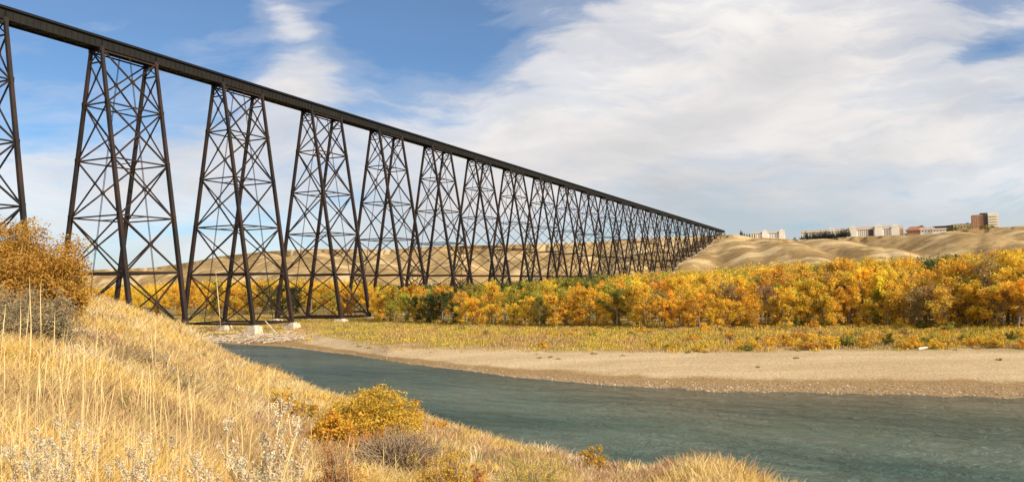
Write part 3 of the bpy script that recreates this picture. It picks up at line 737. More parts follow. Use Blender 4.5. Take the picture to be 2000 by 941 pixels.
def make_shrub(seed, w, h, nleaf, leaf, k=26, nb=22, base=(1, 1, 1), tv=0.22, mat=None, flat=0.75, lean=0.0, shell=0.55, fill=0):
    """shrub of many stems with leaf clumps at their ends, standing on its origin"""
    g = np.random.default_rng(seed); mb = MB(); cen = []; rad = []
    for i in range(nb):
        a = g.random() * 6.283; q = g.random() ** 0.6; el = math.sqrt(max(0, 1 - q * q * 0.85))
        e = np.array([math.cos(a) * q * w / 2 * 0.85, math.sin(a) * q * w / 2 * 0.85, h * el * g.uniform(0.62, 0.95)])
        p = wig((e[0] * 0.15, e[1] * 0.15, -0.05), e, 5, 0.03 * w, g); mb.tube(p, np.linspace(0.016, 0.004, 5) * (0.6 + w * 0.25), 4)
        for t in (2, 3, 4):
            for _ in range(max(1, k // nb)):
                c = p[t] + g.normal(0, 0.04 * w, 3); c[2] = max(0.08 * h, c[2]); cen.append(c); r = w * g.uniform(0.05, 0.12); rad.append([r, r, r * flat])
    for i in range(k):
        a = g.random() * 6.283; q = g.random() ** 0.5; cen.append([math.cos(a) * q * w * 0.42, math.sin(a) * q * w * 0.42, h * g.uniform(0.15, 0.5)]); r = w * g.uniform(0.06, 0.12); rad.append([r, r, r * flat])
    for i in range(fill):
        d = g.normal(size=3); d[2] = abs(d[2]); d /= np.linalg.norm(d); d *= g.uniform(0.55, 0.93) * (1 + 0.20 * math.sin(d[0] * 6 + seed) * math.cos(d[2] * 5 + seed) + 0.10 * math.sin(d[1] * 11 + seed * 2)); cen.append([d[0] * w * 0.47, d[1] * w * 0.47, d[2] * h * 0.92 + 0.02]); r = w * g.uniform(0.035, 0.075); rad.append([r, r, r * 0.85])
    V, Q, T = leafcloud(cen, rad, nleaf, leaf, seed=seed + 1, tintv=tv, shell=shell, base=base)
    V[:, 2] = np.maximum(V[:, 2], 0.0)
    return mb.mesh('stems', twig), mesh_np('foliage', V, Q, mat or leaf_m, T)

wil = [make_shrub(300 + i, 3.4, 2.4, 1500, 0.22, nb=12, k=14) for i in range(5)]
wplan = []
for i in range(120):
    px = 880 + (2040 - 880) * ((i + rng.random()) / 120) ** 0.72
    a = azpx(px, 660); vg = float(np.interp(a, *VG)); tl = float(np.interp(a, *TL))
    t = rng.choice([0.02, 0.12, 0.3, 0.5, 0.75, 1.0]); t = max(t, 0.55) if px < 1250 and rng.random() < 0.7 else t
    r = vg + (tl - vg) * t + rng.uniform(-2, 4)
    wplan.append((px, a, r, t))
for i in range(95):
    px = 740 + 1310 * (i + rng.random()) / 95; a = azpx(px, 650); tl = float(np.interp(a, *TL)); wplan.append((px, a, tl + rng.uniform(-4, 14), 2.0))
WC = ['golden', 'yellow', 'yellow green', 'orange', 'olive', 'russet brown']
for px, a, r, t in wplan:
    x, y = r * math.sin(a), r * math.cos(a); c = WC[int(rng.choice(6, p=[.32, .26, .2, .08, .08, .06]))] if t < 1.5 else WC[int(rng.choice(6, p=[.22, .12, .2, .06, .24, .16]))]; e = PAL[c]
    pos = 'at the edge of the gravel bar' if t < 0.1 else ('standing in the meadow' if t < 0.8 else 'at the foot of the wood' if t < 1.5 else 'under the front trees')
    root = empty('willow_shrub', (x, y, fg(x, y) - 0.1), rng.uniform(0, 6.28), label=f'{c} willow shrub {pos}, {region(px)}', cat='shrub', group='willow shrubs between gravel bar and wood')
    s = rng.uniform(0.55, 1.15) * (0.72 + 0.50 * float(smooth((px - 1100) / 500))); root.scale = (s * rng.uniform(0.9, 1.4), s, s * rng.uniform(0.8, 1.15))
    sm, fm = wil[int(rng.integers(5))]; link('stems', sm, root); o = link('foliage', fm, root); j = rng.normal(0.95, 0.08); o.color = (min(1, e[0] * j), e[1] * j, e[2], 1)

# scattered tufts on the bar
tufts = [make_shrub(340 + i, 1.5, 0.45, 260, 0.13, nb=8, k=8, base=(0.30, 0.24, 0.06), mat=shrub_m) for i in range(3)]
TP = [(758, 679), (770, 681), (792, 683), (840, 689), (849, 690), (866, 690), (925, 688), (955, 689), (1000, 688), (1032, 688), (1048, 693), (1055, 699), (1076, 698), (1090, 701), (1162, 692), (1216, 695), (1456, 685), (1380, 689), (1345, 689), (1480, 717), (1560, 686), (1865, 685), (1895, 681), (1950, 703), (1555, 700), (700, 677), (720, 680)]
for i, (px, py) in enumerate(TP):
    p = at(px, py, 1.7)
    for _ in range(4): p = at(px, py, fg(p[0], p[1]))
    s = rng.uniform(0.7, 1.35)
    root = empty('grass_tuft', tuple(p), rng.uniform(0, 6.28), label=f"{('small' if s < 0.95 else 'bushy')} olive tuft on the {('upper' if py < 690 else 'middle' if py < 700 else 'lower')} gravel bar, {region(px)}", cat='grass tuft', group='tufts dotted over the gravel bar')
    root.scale = (s * 1.2, s, s); sm, fm = tufts[i % 3]; link('stems', sm, root); link('foliage', fm, root)

# ------------------------------------------------------------------ driftwood by the piers
def far_hit(px, py, z=1.0):
    p = at(px, py, z)
    for _ in range(8): p = at(px, py, 0.5 * p[2] + 0.5 * max(0, fg(p[0], p[1])))
    return p
def log(pts_px, r0, r1, label, name='driftwood_log', branches=0, seed=0, group='driftwood logs heaped beside the bridge piers'):
    g = np.random.default_rng(seed); (x0, y0), (x1, y1) = pts_px
    a = far_hit(x0, y0); d = ray(x1, y1); t = (a[1] + g.uniform(-2, 2)) / d[1]; b = np.array([d[0] * t, d[1] * t, CAMZ + d[2] * t]); b[2] = max(b[2], fg(b[0], b[1]) + 0.1, 0.1)
    mb = MB(); P = wig(np.zeros(3), b - a, 7, 0.12, g); mb.tube(P, np.linspace(r0, r1, 7), 7)
    for i in range(branches):
        k = int(g.integers(2, 6)); e = P[k] + g.normal(0, 1, 3) * [1.2, 1.2, 0.7] + [0, 0, 0.5]; mb.tube(wig(P[k], e, 4, 0.08, g), np.linspace(r1, 0.03, 4), 5)
    return mb.build(name, wood_grey, loc=tuple(a + [0, 0, r0 * 0.6]), label=label, cat='log', group=group)
log([(546, 660), (518, 627)], 0.36, 0.17, 'pale bare trunk leaning up to the left over the driftwood heap', seed=1)
LG = [((405, 652), (470, 662), 2), ((425, 660), (500, 668), 1), ((450, 656), (520, 652), 2), ((465, 671), (500, 655), 1), ((478, 672), (512, 662), 0), ((500, 668), (560, 660), 2), ((515, 670), (580, 663), 1), ((470, 664), (478, 672), 0), ((440, 650), (475, 657), 1), ((530, 664), (590, 655), 1), ((520, 659), (560, 664), 2), ((395, 656), (440, 664), 1), ((483, 645), (470, 660), 0), ((505, 656), (545, 668), 1)]
LW = ['between the left and middle concrete piers', 'in the water edge under the left pier', 'crossing the heap beside the middle pier', 'propped on the foot of the middle pier', 'short, on the front of the heap', 'along the water between middle and right piers', 'flat on the shore below the right pier', 'stubby, left of the middle pier', 'against the left concrete pier', 'under the right concrete pier', 'knotted, right of the middle pier', 'furthest left, half in the water', 'upright beside the middle pier', 'slanting down right of the middle pier']
for i, ((a, b, nb), w) in enumerate(zip(LG, LW)): log([a, b], rng.uniform(0.26, 0.42), 0.13, f'weathered driftwood log {w}', branches=nb, seed=20 + i)
def twigs():
    mb = MB(); g = np.random.default_rng(5)
    for i in range(620):
        px = g.uniform(398, 596); py = 664 - (px - 398) * 0.02 + g.normal(0, 3.2) + (4 if 480 < px < 560 else 0); p = far_hit(px, py); 
        L = g.uniform(0.8, 3.2); a = g.uniform(0, 6.28); z = g.uniform(-0.1, 1.9) * (1 if 470 < px < 575 else 0.35)
        q = p + [0, 0, z]; d = np.array([math.cos(a), math.sin(a), g.normal(0, 0.28)]) * L; mb.tube(wig(q, q + d, 3, 0.05, g), [0.13, 0.10, 0.04], 4)
    return mb
twigs().build('driftwood_heap', wood_grey, label='tangled brushwood heap washed up around the concrete piers', cat='brushwood', kind='stuff')
sl = far_hit(1803, 683); mb = MB(); g = np.random.default_rng(3); mb.tube(wig((-1, 0, 0.2), (1.2, 0.3, 0.55), 5, 0.05, g), [0.26, 0.3, 0.24, 0.2, 0.1], 7)
mb.build('driftwood_log', simple('bleached_wood', (0.78, 0.68, 0.52), 0.8), loc=tuple(sl), label='bleached white log lying alone at the top of the gravel bar on the right', cat='log')
g = np.random.default_rng(8); p = far_hit(1808, 655); 

# ------------------------------------------------------------------ buildings and planting on the rim
wht = simple('white_render', (0.88, 0.82, 0.70), 0.8, 0.08, 0.2); roofb = simple('roof_shingle', (0.42, 0.31, 0.23), 0.9, 0.2, 0.5); brick = simple('brick', (0.50, 0.25, 0.13), 0.9, 0.2, 0.4)
win = simple('window_glass', (0.16, 0.15, 0.14), 0.25, 0.1, 1.0); tanw = simple('tan_render', (0.80, 0.60, 0.32), 0.85, 0.1, 0.3); darkb = simple('dark_cladding', (0.07, 0.05, 0.045), 0.8, 0.1, 0.3)
redroof = simple('rust_roof', (0.34, 0.14, 0.07), 0.9, 0.2, 0.3)
def site(px, py, back=25):
    a = azpx(px, py); r = float(np.interp(a, RA[0], RA[1])) + back; p = at_r(px, py, r); g0 = fg(p[0], p[1])
    return np.array([p[0], p[1], min(p[2], g0 + 4)]), r / F, a
def gable(mb, x0, x1, y0, y1, z, h, ov=0.6):
    """ridge along x"""
    ym = (y0 + y1) / 2; x0 -= ov; x1 += ov; y0 -= ov; y1 += ov
    V = [(x0, y0, z), (x1, y0, z), (x1, y1, z), (x0, y1, z), (x0, ym, z + h), (x1, ym, z + h)]
    mb.add(V[:4], [[0, 3, 2, 1]]); mb.add(V, [[0, 1, 5, 4], [2, 3, 4, 5], [0, 4, 4, 3], [1, 2, 5, 5]][:2])
    mb.add([V[0], V[4], V[3], V[3]], [[0, 1, 2, 3]]); mb.add([V[1], V[2], V[5], V[5]], [[0, 1, 2, 3]])
def hip(mb, x0, x1, y0, y1, z, h, ov=0.6):
    x0 -= ov; x1 += ov; y0 -= ov; y1 += ov; ym = (y0 + y1) / 2; i = (y1 - y0) / 2 * 0.8
    V = [(x0, y0, z), (x1, y0, z), (x1, y1, z), (x0, y1, z), (x0 + i, ym, z + h), (x1 - i, ym, z + h)]
    mb.add(V, [[0, 1, 5, 4], [2, 3, 4, 5], [0, 3, 2, 1]]); mb.add([V[0], V[4], V[3], V[3]], [[0, 1, 2, 3]]); mb.add([V[1], V[2], V[5], V[5]], [[0, 1, 2, 3]])
def building(name, px0, px1, pyb, pyt, label, cat, parts, depth=14, back=25, yaw=0.0):
    pm, s, a = site((px0 + px1) / 2, pyb, back); W = (px1 - px0) * s; Hh = (pyb - pyt) * s
    root = empty(name, tuple(pm), -a + yaw, label=label, cat=cat)
    parts(root, W, Hh, depth); return root
def windows(root, x0, x1, z0, z1, nx, nz, y, mat=win, wf=0.5, hf=0.5):
    for i in range(nx):
        for k in range(nz):
            dx, dz = (x1 - x0) / nx, (z1 - z0) / nz; mb = MB(); mb.box((x0 + dx * (i + 0.5), y, z0 + dz * (k + 0.5)), (dx * wf, 0.16, dz * hf)); mb.build('window', mat, root)
def p_apart_small(root, W, H, D):
    e = H * 0.55; m = MB(); m.box((W * 0.05, D / 2, e / 2 - 2), (W * 0.9, D, e + 4)); m.build('wall', wht, root)
    r = MB(); gable(r, -W * 0.4, W * 0.5, 0, D, e, H * 0.24); r.build('roof', simple('pale_roof', (0.42, 0.34, 0.27), 0.9, 0.1), root)
    for x in (-W * 0.02, W * 0.42): b = MB(); b.box((x, -0.9, H * 0.36 - 2), (W * 0.15, 2.0, H * 0.72 + 4)); b.build('bay', wht, root); t = MB(); V = [(x - W * 0.09, -2.1, H * 0.72), (x + W * 0.09, -2.1, H * 0.72), (x, -2.1, H), (x, D / 2, H), (x - W * 0.09, D / 2, H * 0.72), (x + W * 0.09, D / 2, H * 0.72)]; t.add(V, [[0, 1, 2, 2], [0, 2, 3, 4], [1, 5, 3, 2], [0, 4, 5, 1]]); t.build('gable', wht, root)
    windows(root, -W * 0.38, -W * 0.10, 0.5, e, 5, 3, -0.05); windows(root, W * 0.08, W * 0.34, 0.5, e, 4, 3, -0.05)
building('small_apartment_block', 1462, 1530, 465, 449, 'small white apartment block with a gabled bay, left of the others on the rim', 'apartment block', p_apart_small)
def p_apart_long(root, W, H, D):
    e = H * 0.56
    m = MB(); m.box((-W * 0.27, D / 2 + 6, e * 0.46 - 2), (W * 0.46, D, e * 0.92 + 4)); m.build('wing', wht, root)
    m = MB(); m.box((W * 0.235, D / 2, e / 2 - 2), (W * 0.53, D, e + 4)); m.build('wall', wht, root)
    r = MB(); gable(r, -W * 0.5, -W * 0.04, 6, D + 6, e * 0.92, H * 0.24); gable(r, -W * 0.03, W * 0.5, 0, D, e, H * 0.27); r.build('roof', roofb, root)
    for x, hh in ((W * 0.02, 0.95), (W * 0.27, 1.0), (W * 0.43, 0.92)):
        b = MB(); b.box((x, -1.2, H * hh * 0.37 - 2), (W * 0.075, 2.6, H * hh * 0.74 + 4)); b.build('bay', wht, root)
        t = MB(); a = W * 0.045; V = [(x - a, -2.7, H * hh * 0.74), (x + a, -2.7, H * hh * 0.74), (x, -2.7, H * hh), (x, D / 2, H * hh), (x - a, D / 2, H * hh * 0.74), (x + a, D / 2, H * hh * 0.74)]; t.add(V, [[0, 1, 2, 2], [0, 2, 3, 4], [1, 5, 3, 2], [0, 4, 5, 1]]); t.build('gable', wht, root)
    b = MB(); b.box((-W * 0.20, 4, H * 0.45), (2.6, 2.6, H * 0.92)); b.box((-W * 0.17, 4, H * 0.42), (2.0, 2.6, H * 0.86)); b.build('stair_turret', wht, root)
    b = MB(); b.box((W * 0.48, -0.4, e * 0.45 - 2), (W * 0.045, 2, e * 0.9 + 4)); b.build('end_bay', brick, root)
    b = MB(); b.box((W * 0.195, -0.3, e * 0.5), (W * 0.05, 0.9, e * 0.96)); b.build('recess_shade', darkb, root)  # dark box proud of the wall, its colour stands in for an indent's shade
    windows(root, W * 0.065, W * 0.165, 1, e, 5, 3, -0.1); windows(root, W * 0.315, W * 0.385, 1, e, 3, 3, -0.1); windows(root, -W * 0.48, -W * 0.24, 4, e * 0.9, 8, 2, 5.9)
building('long_apartment_block', 1578, 1746, 463, 441, 'long white apartment block with brown roof and gabled bays behind a row of conifers', 'apartment block', p_apart_long)
def p_hall(root, W, H, D):
    m = MB(); m.box((0, D / 2, H * 0.25 - 2), (W * 0.96, D, H * 0.5 + 4)); m.build('wall', brick, root)
    r = MB(); hip(r, -W / 2, W / 2, 0, D, H * 0.5, H * 0.42, 1.0); r.build('roof', redroof, root); r = MB(); r.box((W * 0.22, D / 2, H * 0.86), (W * 0.16, 4, H * 0.26)); r.build('roof_turret', redroof, root); windows(root, -W * 0.4, W * 0.2, 0.5, H * 0.5, 6, 1, -0.08)
building('brown_hall', 1774, 1808, 458, 442, 'brown low hall with hipped rusty roof on the rim', 'building', p_hall, back=40)
def p_house(root, W, H, D):
    m = MB(); m.box((0, D / 2, H * 0.29 - 2), (W * 0.94, D, H * 0.58 + 4)); m.build('wall', wht, root)
    r = MB(); gable(r, -W / 2, W / 2, 0, D, H * 0.58, H * 0.42); r.build('roof', roofb, root); windows(root, -W * 0.42, W * 0.42, 0.6, H * 0.55, 4, 1, -0.08)
building('white_house', 1800, 1822, 455, 445, 'white house with brown gable roof beside the brown hall', 'house', p_house, depth=9)
building('white_house', 1823, 1846, 453, 446, 'low wide white house at the right of the gabled one', 'house', p_house, depth=8)
def p_dark(root, W, H, D):
    m = MB(); m.box((0, D / 2, H * 0.4 - 2), (W, D, H * 0.8 + 4)); m.build('wall', darkb, root); r = MB(); r.add([(-W / 2 - 1, -1, H * 0.62), (W / 2 + 1, -1, H), (W / 2 + 1, D + 1, H), (-W / 2 - 1, D + 1, H * 0.62), (-W / 2 - 1, -1, H * 0.5), (W / 2 + 1, -1, H * 0.88), (W / 2 + 1, D + 1, H * 0.88), (-W / 2 - 1, D + 1, H * 0.5)], [[0, 1, 2, 3], [4, 7, 6, 5], [0, 4, 5, 1], [1, 5, 6, 2], [2, 6, 7, 3], [3, 7, 4, 0]]); r.build('roof', darkb, root)
building('dark_shed', 1828, 1870, 449, 438, 'long dark building with a sloping roof on the rim', 'building', p_dark, back=60)
def p_flat(root, W, H, D):
    m = MB(); m.box((0, D / 2, H * 0.45 - 2), (W, D, H * 0.9 + 4)); m.build('wall', simple('cream_wall', (0.80, 0.66, 0.38), 0.8, 0.06), root); r = MB(); r.box((0, D / 2, H * 0.95), (W + 0.8, D + 0.8, H * 0.1)); r.box((0, D / 2, H * 1.1), (W * 0.1, 3, H * 0.2)); r.build('roof', roofb, root); windows(root, -W * 0.46, W * 0.46, H * 0.2, H * 0.8, 9, 1, -0.08)
building('cream_school', 1869, 1911, 447, 438, 'low cream flat roofed building left of the brick tower block', 'building', p_flat, back=40)
def p_tower(root, W, H, D):
    m = MB(); m.box((-W * 0.25, D / 2, H * 0.45 - 2), (W * 0.46, D, H * 0.9 + 4)); m.build('brick_wing', brick, root)
    m = MB(); m.box((W * 0.02, D / 2 - 1, H * 0.46 - 2), (W * 0.16, D, H * 0.92 + 4)); m.box((-W * 0.02, D / 2, H * 0.96), (W * 0.28, D * 0.6, H * 0.1)); m.build('stair_core', darkb, root)
    m = MB(); m.box((W * 0.30, D / 2, H * 0.45 - 2), (W * 0.40, D, H * 0.9 + 4)); m.build('flat_wing', tanw, root)
    for k in range(5): b = MB(); b.box((W * 0.30, -1.0, H * (0.12 + 0.17 * k)), (W * 0.40, 2.2, H * 0.085)); b.build('balcony', wht, root)
    b = MB(); b.box((W * 0.30, D / 2, H * 0.92), (W * 0.42, D + 1, H * 0.05)); b.build('roof', wht, root); windows(root, -W * 0.46, -W * 0.08, H * 0.1, H * 0.88, 4, 5, -0.08, wf=0.4, hf=0.4)
building('brick_tower_block', 1906, 1944, 446, 420, 'brick tower block with white balcony bands, highest building on the rim', 'tower block', p_tower, depth=16, back=40, yaw=0.12)
# conifers: stacked ragged skirts of leaf faces round a pole
def make_conifer(seed):
    g = np.random.default_rng(seed); cen = []; rad = []
    for i in range(16):
        t = i / 15; z = 1.2 + 8.4 * t; R = 1.75 * (1 - t) ** 0.8 + 0.12
        for k in range(max(1, int(6 * (1 - t)) + 1)): a = g.random() * 6.283; cen.append([math.cos(a) * R * 0.55, math.sin(a) * R * 0.55, z]); rad.append([R * 0.5, R * 0.5, 0.42])
    mb = MB(); mb.tube([(0, 0, -0.3), (0, 0, 5), (0, 0, 9.7)], [0.2, 0.13, 0.03], 6); V, Q, T = leafcloud(cen, rad, 900, 0.5, seed=seed, base=(0.050, 0.058, 0.026)); return mb.mesh('trunk', bark), mesh_np('crown', V, Q, shrub_m, T)
con = [make_conifer(900 + i) for i in range(4)]
def conifer(px, py, h, label, group, i, back=8):
    p, s, a = site(px, py, back); root = empty('conifer', (p[0], p[1], fg(p[0], p[1]) - 0.3), rng.uniform(0, 6), label=label, cat='conifer', group=group); k = h / 9.7; root.scale = (k * 1.25, k * 1.25, k); tm, cm = con[i % 4]; link('trunk', tm, root); link('crown', cm, root)
for i in range(24): conifer(1566 + i * 4.0 + rng.uniform(-1, 1), 466, rng.uniform(11, 15) * (0.7 if i < 2 else 1), 'dark conifer in the dense row before the long white apartment block', 'conifer row before the long apartment block', i, back=4 + (i % 2) * 5)
for i, (px, h) in enumerate([(1447, 10), (1450, 8), (1454, 6), (1459, 6), (1464, 7), (1469, 6), (1474, 6)]): conifer(px, 461, h, 'tallest dark conifer standing left of the small white apartment block' if i == 0 else 'low dark conifer before the left end of the small white apartment block', 'conifers beside the small apartment block', i)
rsh = [make_shrub(950 + i, 6, 5, 900, 0.5, nb=8, k=14) for i in range(2)]
def rim_shrub(px, py, s, c, label, back=6):
    p, q, a = site(px, py, back); root = empty('rim_shrub', (p[0], p[1], fg(p[0], p[1]) - 0.2), rng.uniform(0, 6), label=label, cat='shrub'); root.scale = (s * 1.3, s, s); sm, fm = rsh[int(px) % 2]; link('stems', sm, root); o = link('foliage', fm, root); o.color = (*PAL[c], 1)
for px, s, c, l in [(1416, 0.8, 'yellow green', 'green yellow shrub just right of the far bridge end'), (1552, 0.8, 'olive', 'olive shrub left of the conifer row'), (1562, 0.8, 'yellow green', 'yellow green shrub touching the left of the conifer row'), (1768, 0.8, 'olive', 'olive shrub left of the brown hall'), (1856, 1.4, 'olive', 'olive tree crown before the long dark building'), (1866, 1.5, 'olive', 'olive tree crown right of the long dark building'), (1879, 1.1, 'yellow green', 'yellow green shrub before the left of the cream building'), (1893, 1.0, 'yellow green', 'yellow green shrub before the right of the cream building'), (1918, 1.0, 'olive', 'olive shrub at the left foot of the brick tower block'), (1928, 1.0, 'yellow green', 'yellow green shrub at the middle of the brick tower block foot'), (1938, 0.9, 'dark green', 'dark green shrub at the right foot of the brick tower block')]:
    rim_shrub(px, 459, s, c, l)
p, s, a = site(1526.5, 473, -60); mb = MB(); mb.tube([(0, 0, -1), (0, 0, 17)], [0.35, 0.22], 7); mb.build('pole', tanw, None) if False else None
root = empty('utility_pole', (p[0], p[1], fg(p[0], p[1])), 0, label='pale utility pole standing right of the small white apartment block', cat='pole'); mb.mesh('mast', tanw); link('mast', mb.mesh('mast', tanw), root); mb = MB(); mb.box((0, 0, 15.6), (3.2, 0.3, 0.35)); mb.build('crossarm', tanw, root)

# ------------------------------------------------------------------ near bank: grass, stalks, shrubs
def near_hit(px, py, rmax=70):
    """where the pixel's ray meets the near bank"""
    d = ray(px, py); hxy = math.hypot(d[0], d[1]); az = math.atan2(d[0], d[1])
    rs_ = np.linspace(2.0, rmax, 1400); z = CAMZ + d[2] / hxy * rs_; g_ = near_ground(np.full_like(rs_, az), rs_)
    i = int(np.argmax(z < g_)) if (z < g_).any() else int(np.argmin(z - g_)); r = rs_[i]
    return np.array([r * math.sin(az), r * math.cos(az), g_[i]]), r
SP_ = [  # darker or coloured patches of the sward: photo pixel of the centre, radius m, palette index, weight
    (420, 760, 1.4, 6, .6), (560, 840, 1.0, 3, .5), (120, 780, 1.2, 3, .45), (300, 840, 1.0, 3, .5), (470, 700, 2.5, 2, .5), (600, 780, 1.6, 1, .5), (60, 650, 2.2, 3, .5), (10, 720, 1.5, 3, .4), (190, 640, 2.4, 3, .4), (250, 690, 1.6, 3, .9), (340, 735, 1.5, 3, .8), (150, 660, 1.6, 3, .5), (90, 600, 3.0, 3, .7), (760, 880, 1.1, 3, 1.0), (840, 900, .9, 3, .8), (560, 780, 1.2, 3, .6),
    (920, 900, .9, 4, .8), (1050, 910, 1.0, 4, .7), (660, 870, .8, 5, .7), (930, 925, .5, 5, .8), (640, 920, .5, 5, .6), (1330, 935, .8, 1, .7)]
def blades(N, tuft, rmin, rmax, hmul, seed, wmul=1.0, pxr=(-140, 1640), power=1.0, segs=3, stalk=False):
    g = np.random.default_rng(seed); nt_ = N // tuft
    az = np.interp(g.uniform(*pxr, nt_), PXS, AZS); r = np.exp(g.uniform(math.log(rmin), math.log(rmax), nt_))
    R = np.interp(az, ca, cr_); ok = r < R + 3.0; az, r = az[ok], r[ok]
    x, y = r * np.sin(az), r * np.cos(az)
    cl = fbm(x / 2.2, y / 2.2, 201, 3); cm = fbm(x / 0.8, y / 0.8, 203, 2)
    th = (0.55 + 0.9 * cl) * g.uniform(0.75, 1.2, len(x))
    ld = g.normal(0, 0.25, (len(x), 2)) + [0.13, 0.05]
    pal = np.array([[0.73, 0.535, 0.22], [0.73, 0.49, 0.14], [0.78, 0.63, 0.36], [0.33, 0.215, 0.12], [0.36, 0.31, 0.085], [0.42, 0.17, 0.06], [0.56, 0.38, 0.17], [0.46, 0.27, 0.17]])
    k = np.where(cl > 0.55, 1, 0); k = np.where(cm > 0.62, 2, k); k = np.where((cl < 0.40) | (g.random(len(x)) < 0.10), 6, k)
    k = np.where(g.random(len(x)) < 0.07, 3, k); k = np.where(g.random(len(x)) < 0.02, 4, k)
    hm = np.interp(np.arctan2(x, y), [azpx(300), azpx(800), azpx(1250), azpx(1400)], [0.85, 0.60, 0.5, 0.72])
    pk = fbm(x / 4.5 + 30, y / 4.5, 209, 2); k = np.where((pk > 0.58) & (g.random(len(x)) < 0.35), 7, k)
    for px, py, rad, ki, wgt in SP_:
        c, rc = near_hit(px, py); d = np.hypot(x - c[0], (y - c[1]) * 0.6) / (rad * 1.1)
        inn = g.random(len(x)) < wgt * np.exp(-d * d) * 0.9; k = np.where(inn, ki, k); hm = np.where(inn, 0.5 * hm, hm)
    # expand tufts into blades
    def ex(a): return np.repeat(a, tuft, 0)
    n = len(x) * tuft; rad = ex(0.03 + 0.008 * r); a = g.uniform(0, 6.283, n); q = np.sqrt(g.random(n)) * rad
    bx, by = ex(x) + np.cos(a) * q, ex(y) + np.sin(a) * q; bz = near_ground(np.arctan2(bx, by), np.hypot(bx, by)) - 0.03
    h = ex(th * hm) * hmul * g.uniform(0.45, 1.15, n); rr = np.hypot(bx, by)
    w = (0.0016 + 0.00042 * rr) * g.uniform(0.7, 1.4, n) * wmul
    lean = ex(ld) * 0.7 + np.stack([np.cos(a), np.sin(a)], 1) * (0.18 + 0.4 * g.random((n, 1))) + g.normal(0, 0.15, (n, 2)); 
    fa = np.arctan2(bx, by) + g.normal(0, 0.7, n); sx, sy = np.cos(fa) * w, -np.sin(fa) * w
    Vl = []
    for i in range(segs + 1):
        t = i / segs; c = t ** 1.7; wt = (1 - t * 0.75)
        px_ = bx + lean[:, 0] * h * c; py_ = by + lean[:, 1] * h * c; pz = bz + h * (t - 0.20 * t * t)
        Vl.append(np.stack([px_ - sx * wt, py_ - sy * wt, pz], 1)); Vl.append(np.stack([px_ + sx * wt, py_ + sy * wt, pz], 1))
    V = np.stack(Vl, 1).reshape(-1, 3); st = (segs + 1) * 2
    base = (np.arange(n) * st)[:, None, None]; qd = np.array([[2 * i, 2 * i + 1, 2 * i + 3, 2 * i + 2] for i in range(segs)])[None]
    Q = (base + qd).reshape(-1, 4)
    T = ex(pal[k]) * g.uniform(0.78, 1.2, (n, 1)) * (1 + g.normal(0, 0.05, (n, 3)))
    return V, Q, np.repeat(np.clip(T, 0, 1), st, 0)
def join(parts):
    V, Q, T, n = [], [], [], 0
    for v, q, t in parts: V.append(v); Q.append(q + n); T.append(t); n += len(v)
    return np.concatenate(V), np.concatenate(Q), np.concatenate(T)
V, Q, T = join([blades(170000, 12, 4.2, 52, 0.50, 31), blades(120000, 9, 4.2, 52, 0.34, 32, wmul=1.2), blades(50000, 7, 20, 54, 0.55, 33), blades(12000, 3, 4.0, 20, 0.65, 34, wmul=0.8, pxr=(-140, 700))])
link('dry_grass', mesh_np('dry_grass', V, Q, grass_m, T), label='golden dry prairie grass covering the near river bank', cat='grass', kind='stuff')

# tall pale stalks with narrow seed spikes
def stalk(mb_list, base, top, g, w=0.0015, spike=0.16, bend=0.05):
    b = np.array(base); e = np.array(top); L = np.linalg.norm(e - b); P = wig(b, e, 6, bend * L * 0.25, g); r = math.hypot(b[0], b[1])
    w = max(w, 0.00024 * r); mb_list.tube(P, np.linspace(w * 1.2, w * 0.6, 6), 4)
    t = 1 - spike; s0 = P[-2] + (P[-1] - P[-2]) * 0.2; mb_list.tube(wig(s0, P[-1] + (P[-1] - P[-2]) * 0.25, 5, 0.002, g), np.array([0.5, 1.7, 1.9, 1.4, 0.3]) * w, 5)
def stalks():
    mb = MB(); g = np.random.default_rng(77)
    def put(px0, py_top, dx, r):
        a = azpx(px0 - dx, 800); x, y = r * math.sin(a), r * math.cos(a); bz = ng(x, y); d = ray(px0, py_top); t = r / math.hypot(d[0], d[1])
        stalk(mb, (x, y, bz), (d[0] * t, d[1] * t, CAMZ + d[2] * t), g)
    KEY = [(62, 558, 10, 6.5), (84, 572, 8, 6.2), (40, 612, -2, 6.0), (52, 598, 6, 6.4), (60, 625, 8, 5.6), (2, 610, -4, 6.6), (10, 690, 0, 5.2), (190, 650, 6, 7.2), (192, 690, 6, 5.8), (105, 632, 4, 6.6), (128, 690, 6, 6.2), (302, 642, 8, 8), (300, 660, 14, 6.5), (432, 548, 60, 7.5), (82, 700, -30, 6), (128, 690, 2, 5.7), (165, 682, 4, 6.4),
           (243, 735, 2, 6.5), (264, 735, 30, 7), (204, 785, 26, 6), (352, 722, 14, 7.2), (355, 735, 28, 6.6), (378, 724, 10, 7.4), (376, 746, 38, 6), (215, 760, 0, 6.2), (117, 705, 3, 6.3), (277, 740, 40, 6), (167, 690, 12, 7), (320, 786, 30, 5.6), (447, 780, 6, 7), (525, 735, -6, 9), (555, 782, 2, 8), (608, 825, 2, 8), (680, 850, 3, 7.5), (750, 880, 2, 7), (772, 892, 4, 7), (745, 905, -3, 6.6), (690, 862, 4, 6.8), (560, 862, 2, 7)]
    for k in KEY: put(*k)
    for i in range(45):
        px = g.uniform(-20, 520); put(px, g.uniform(700, 880) + max(0, px - 500) * 0.12, g.normal(4, 10), g.uniform(4.8, 8.0))
    return mb
stk = simple('straw_stalk', (0.82, 0.60, 0.27), 0.7, 0.2, 4.0)
stalks().build('tall_grass_stalks', stk, label='tall pale golden grass stalks with narrow seed spikes rising on the near bank', cat='grass stalks', kind='stuff')

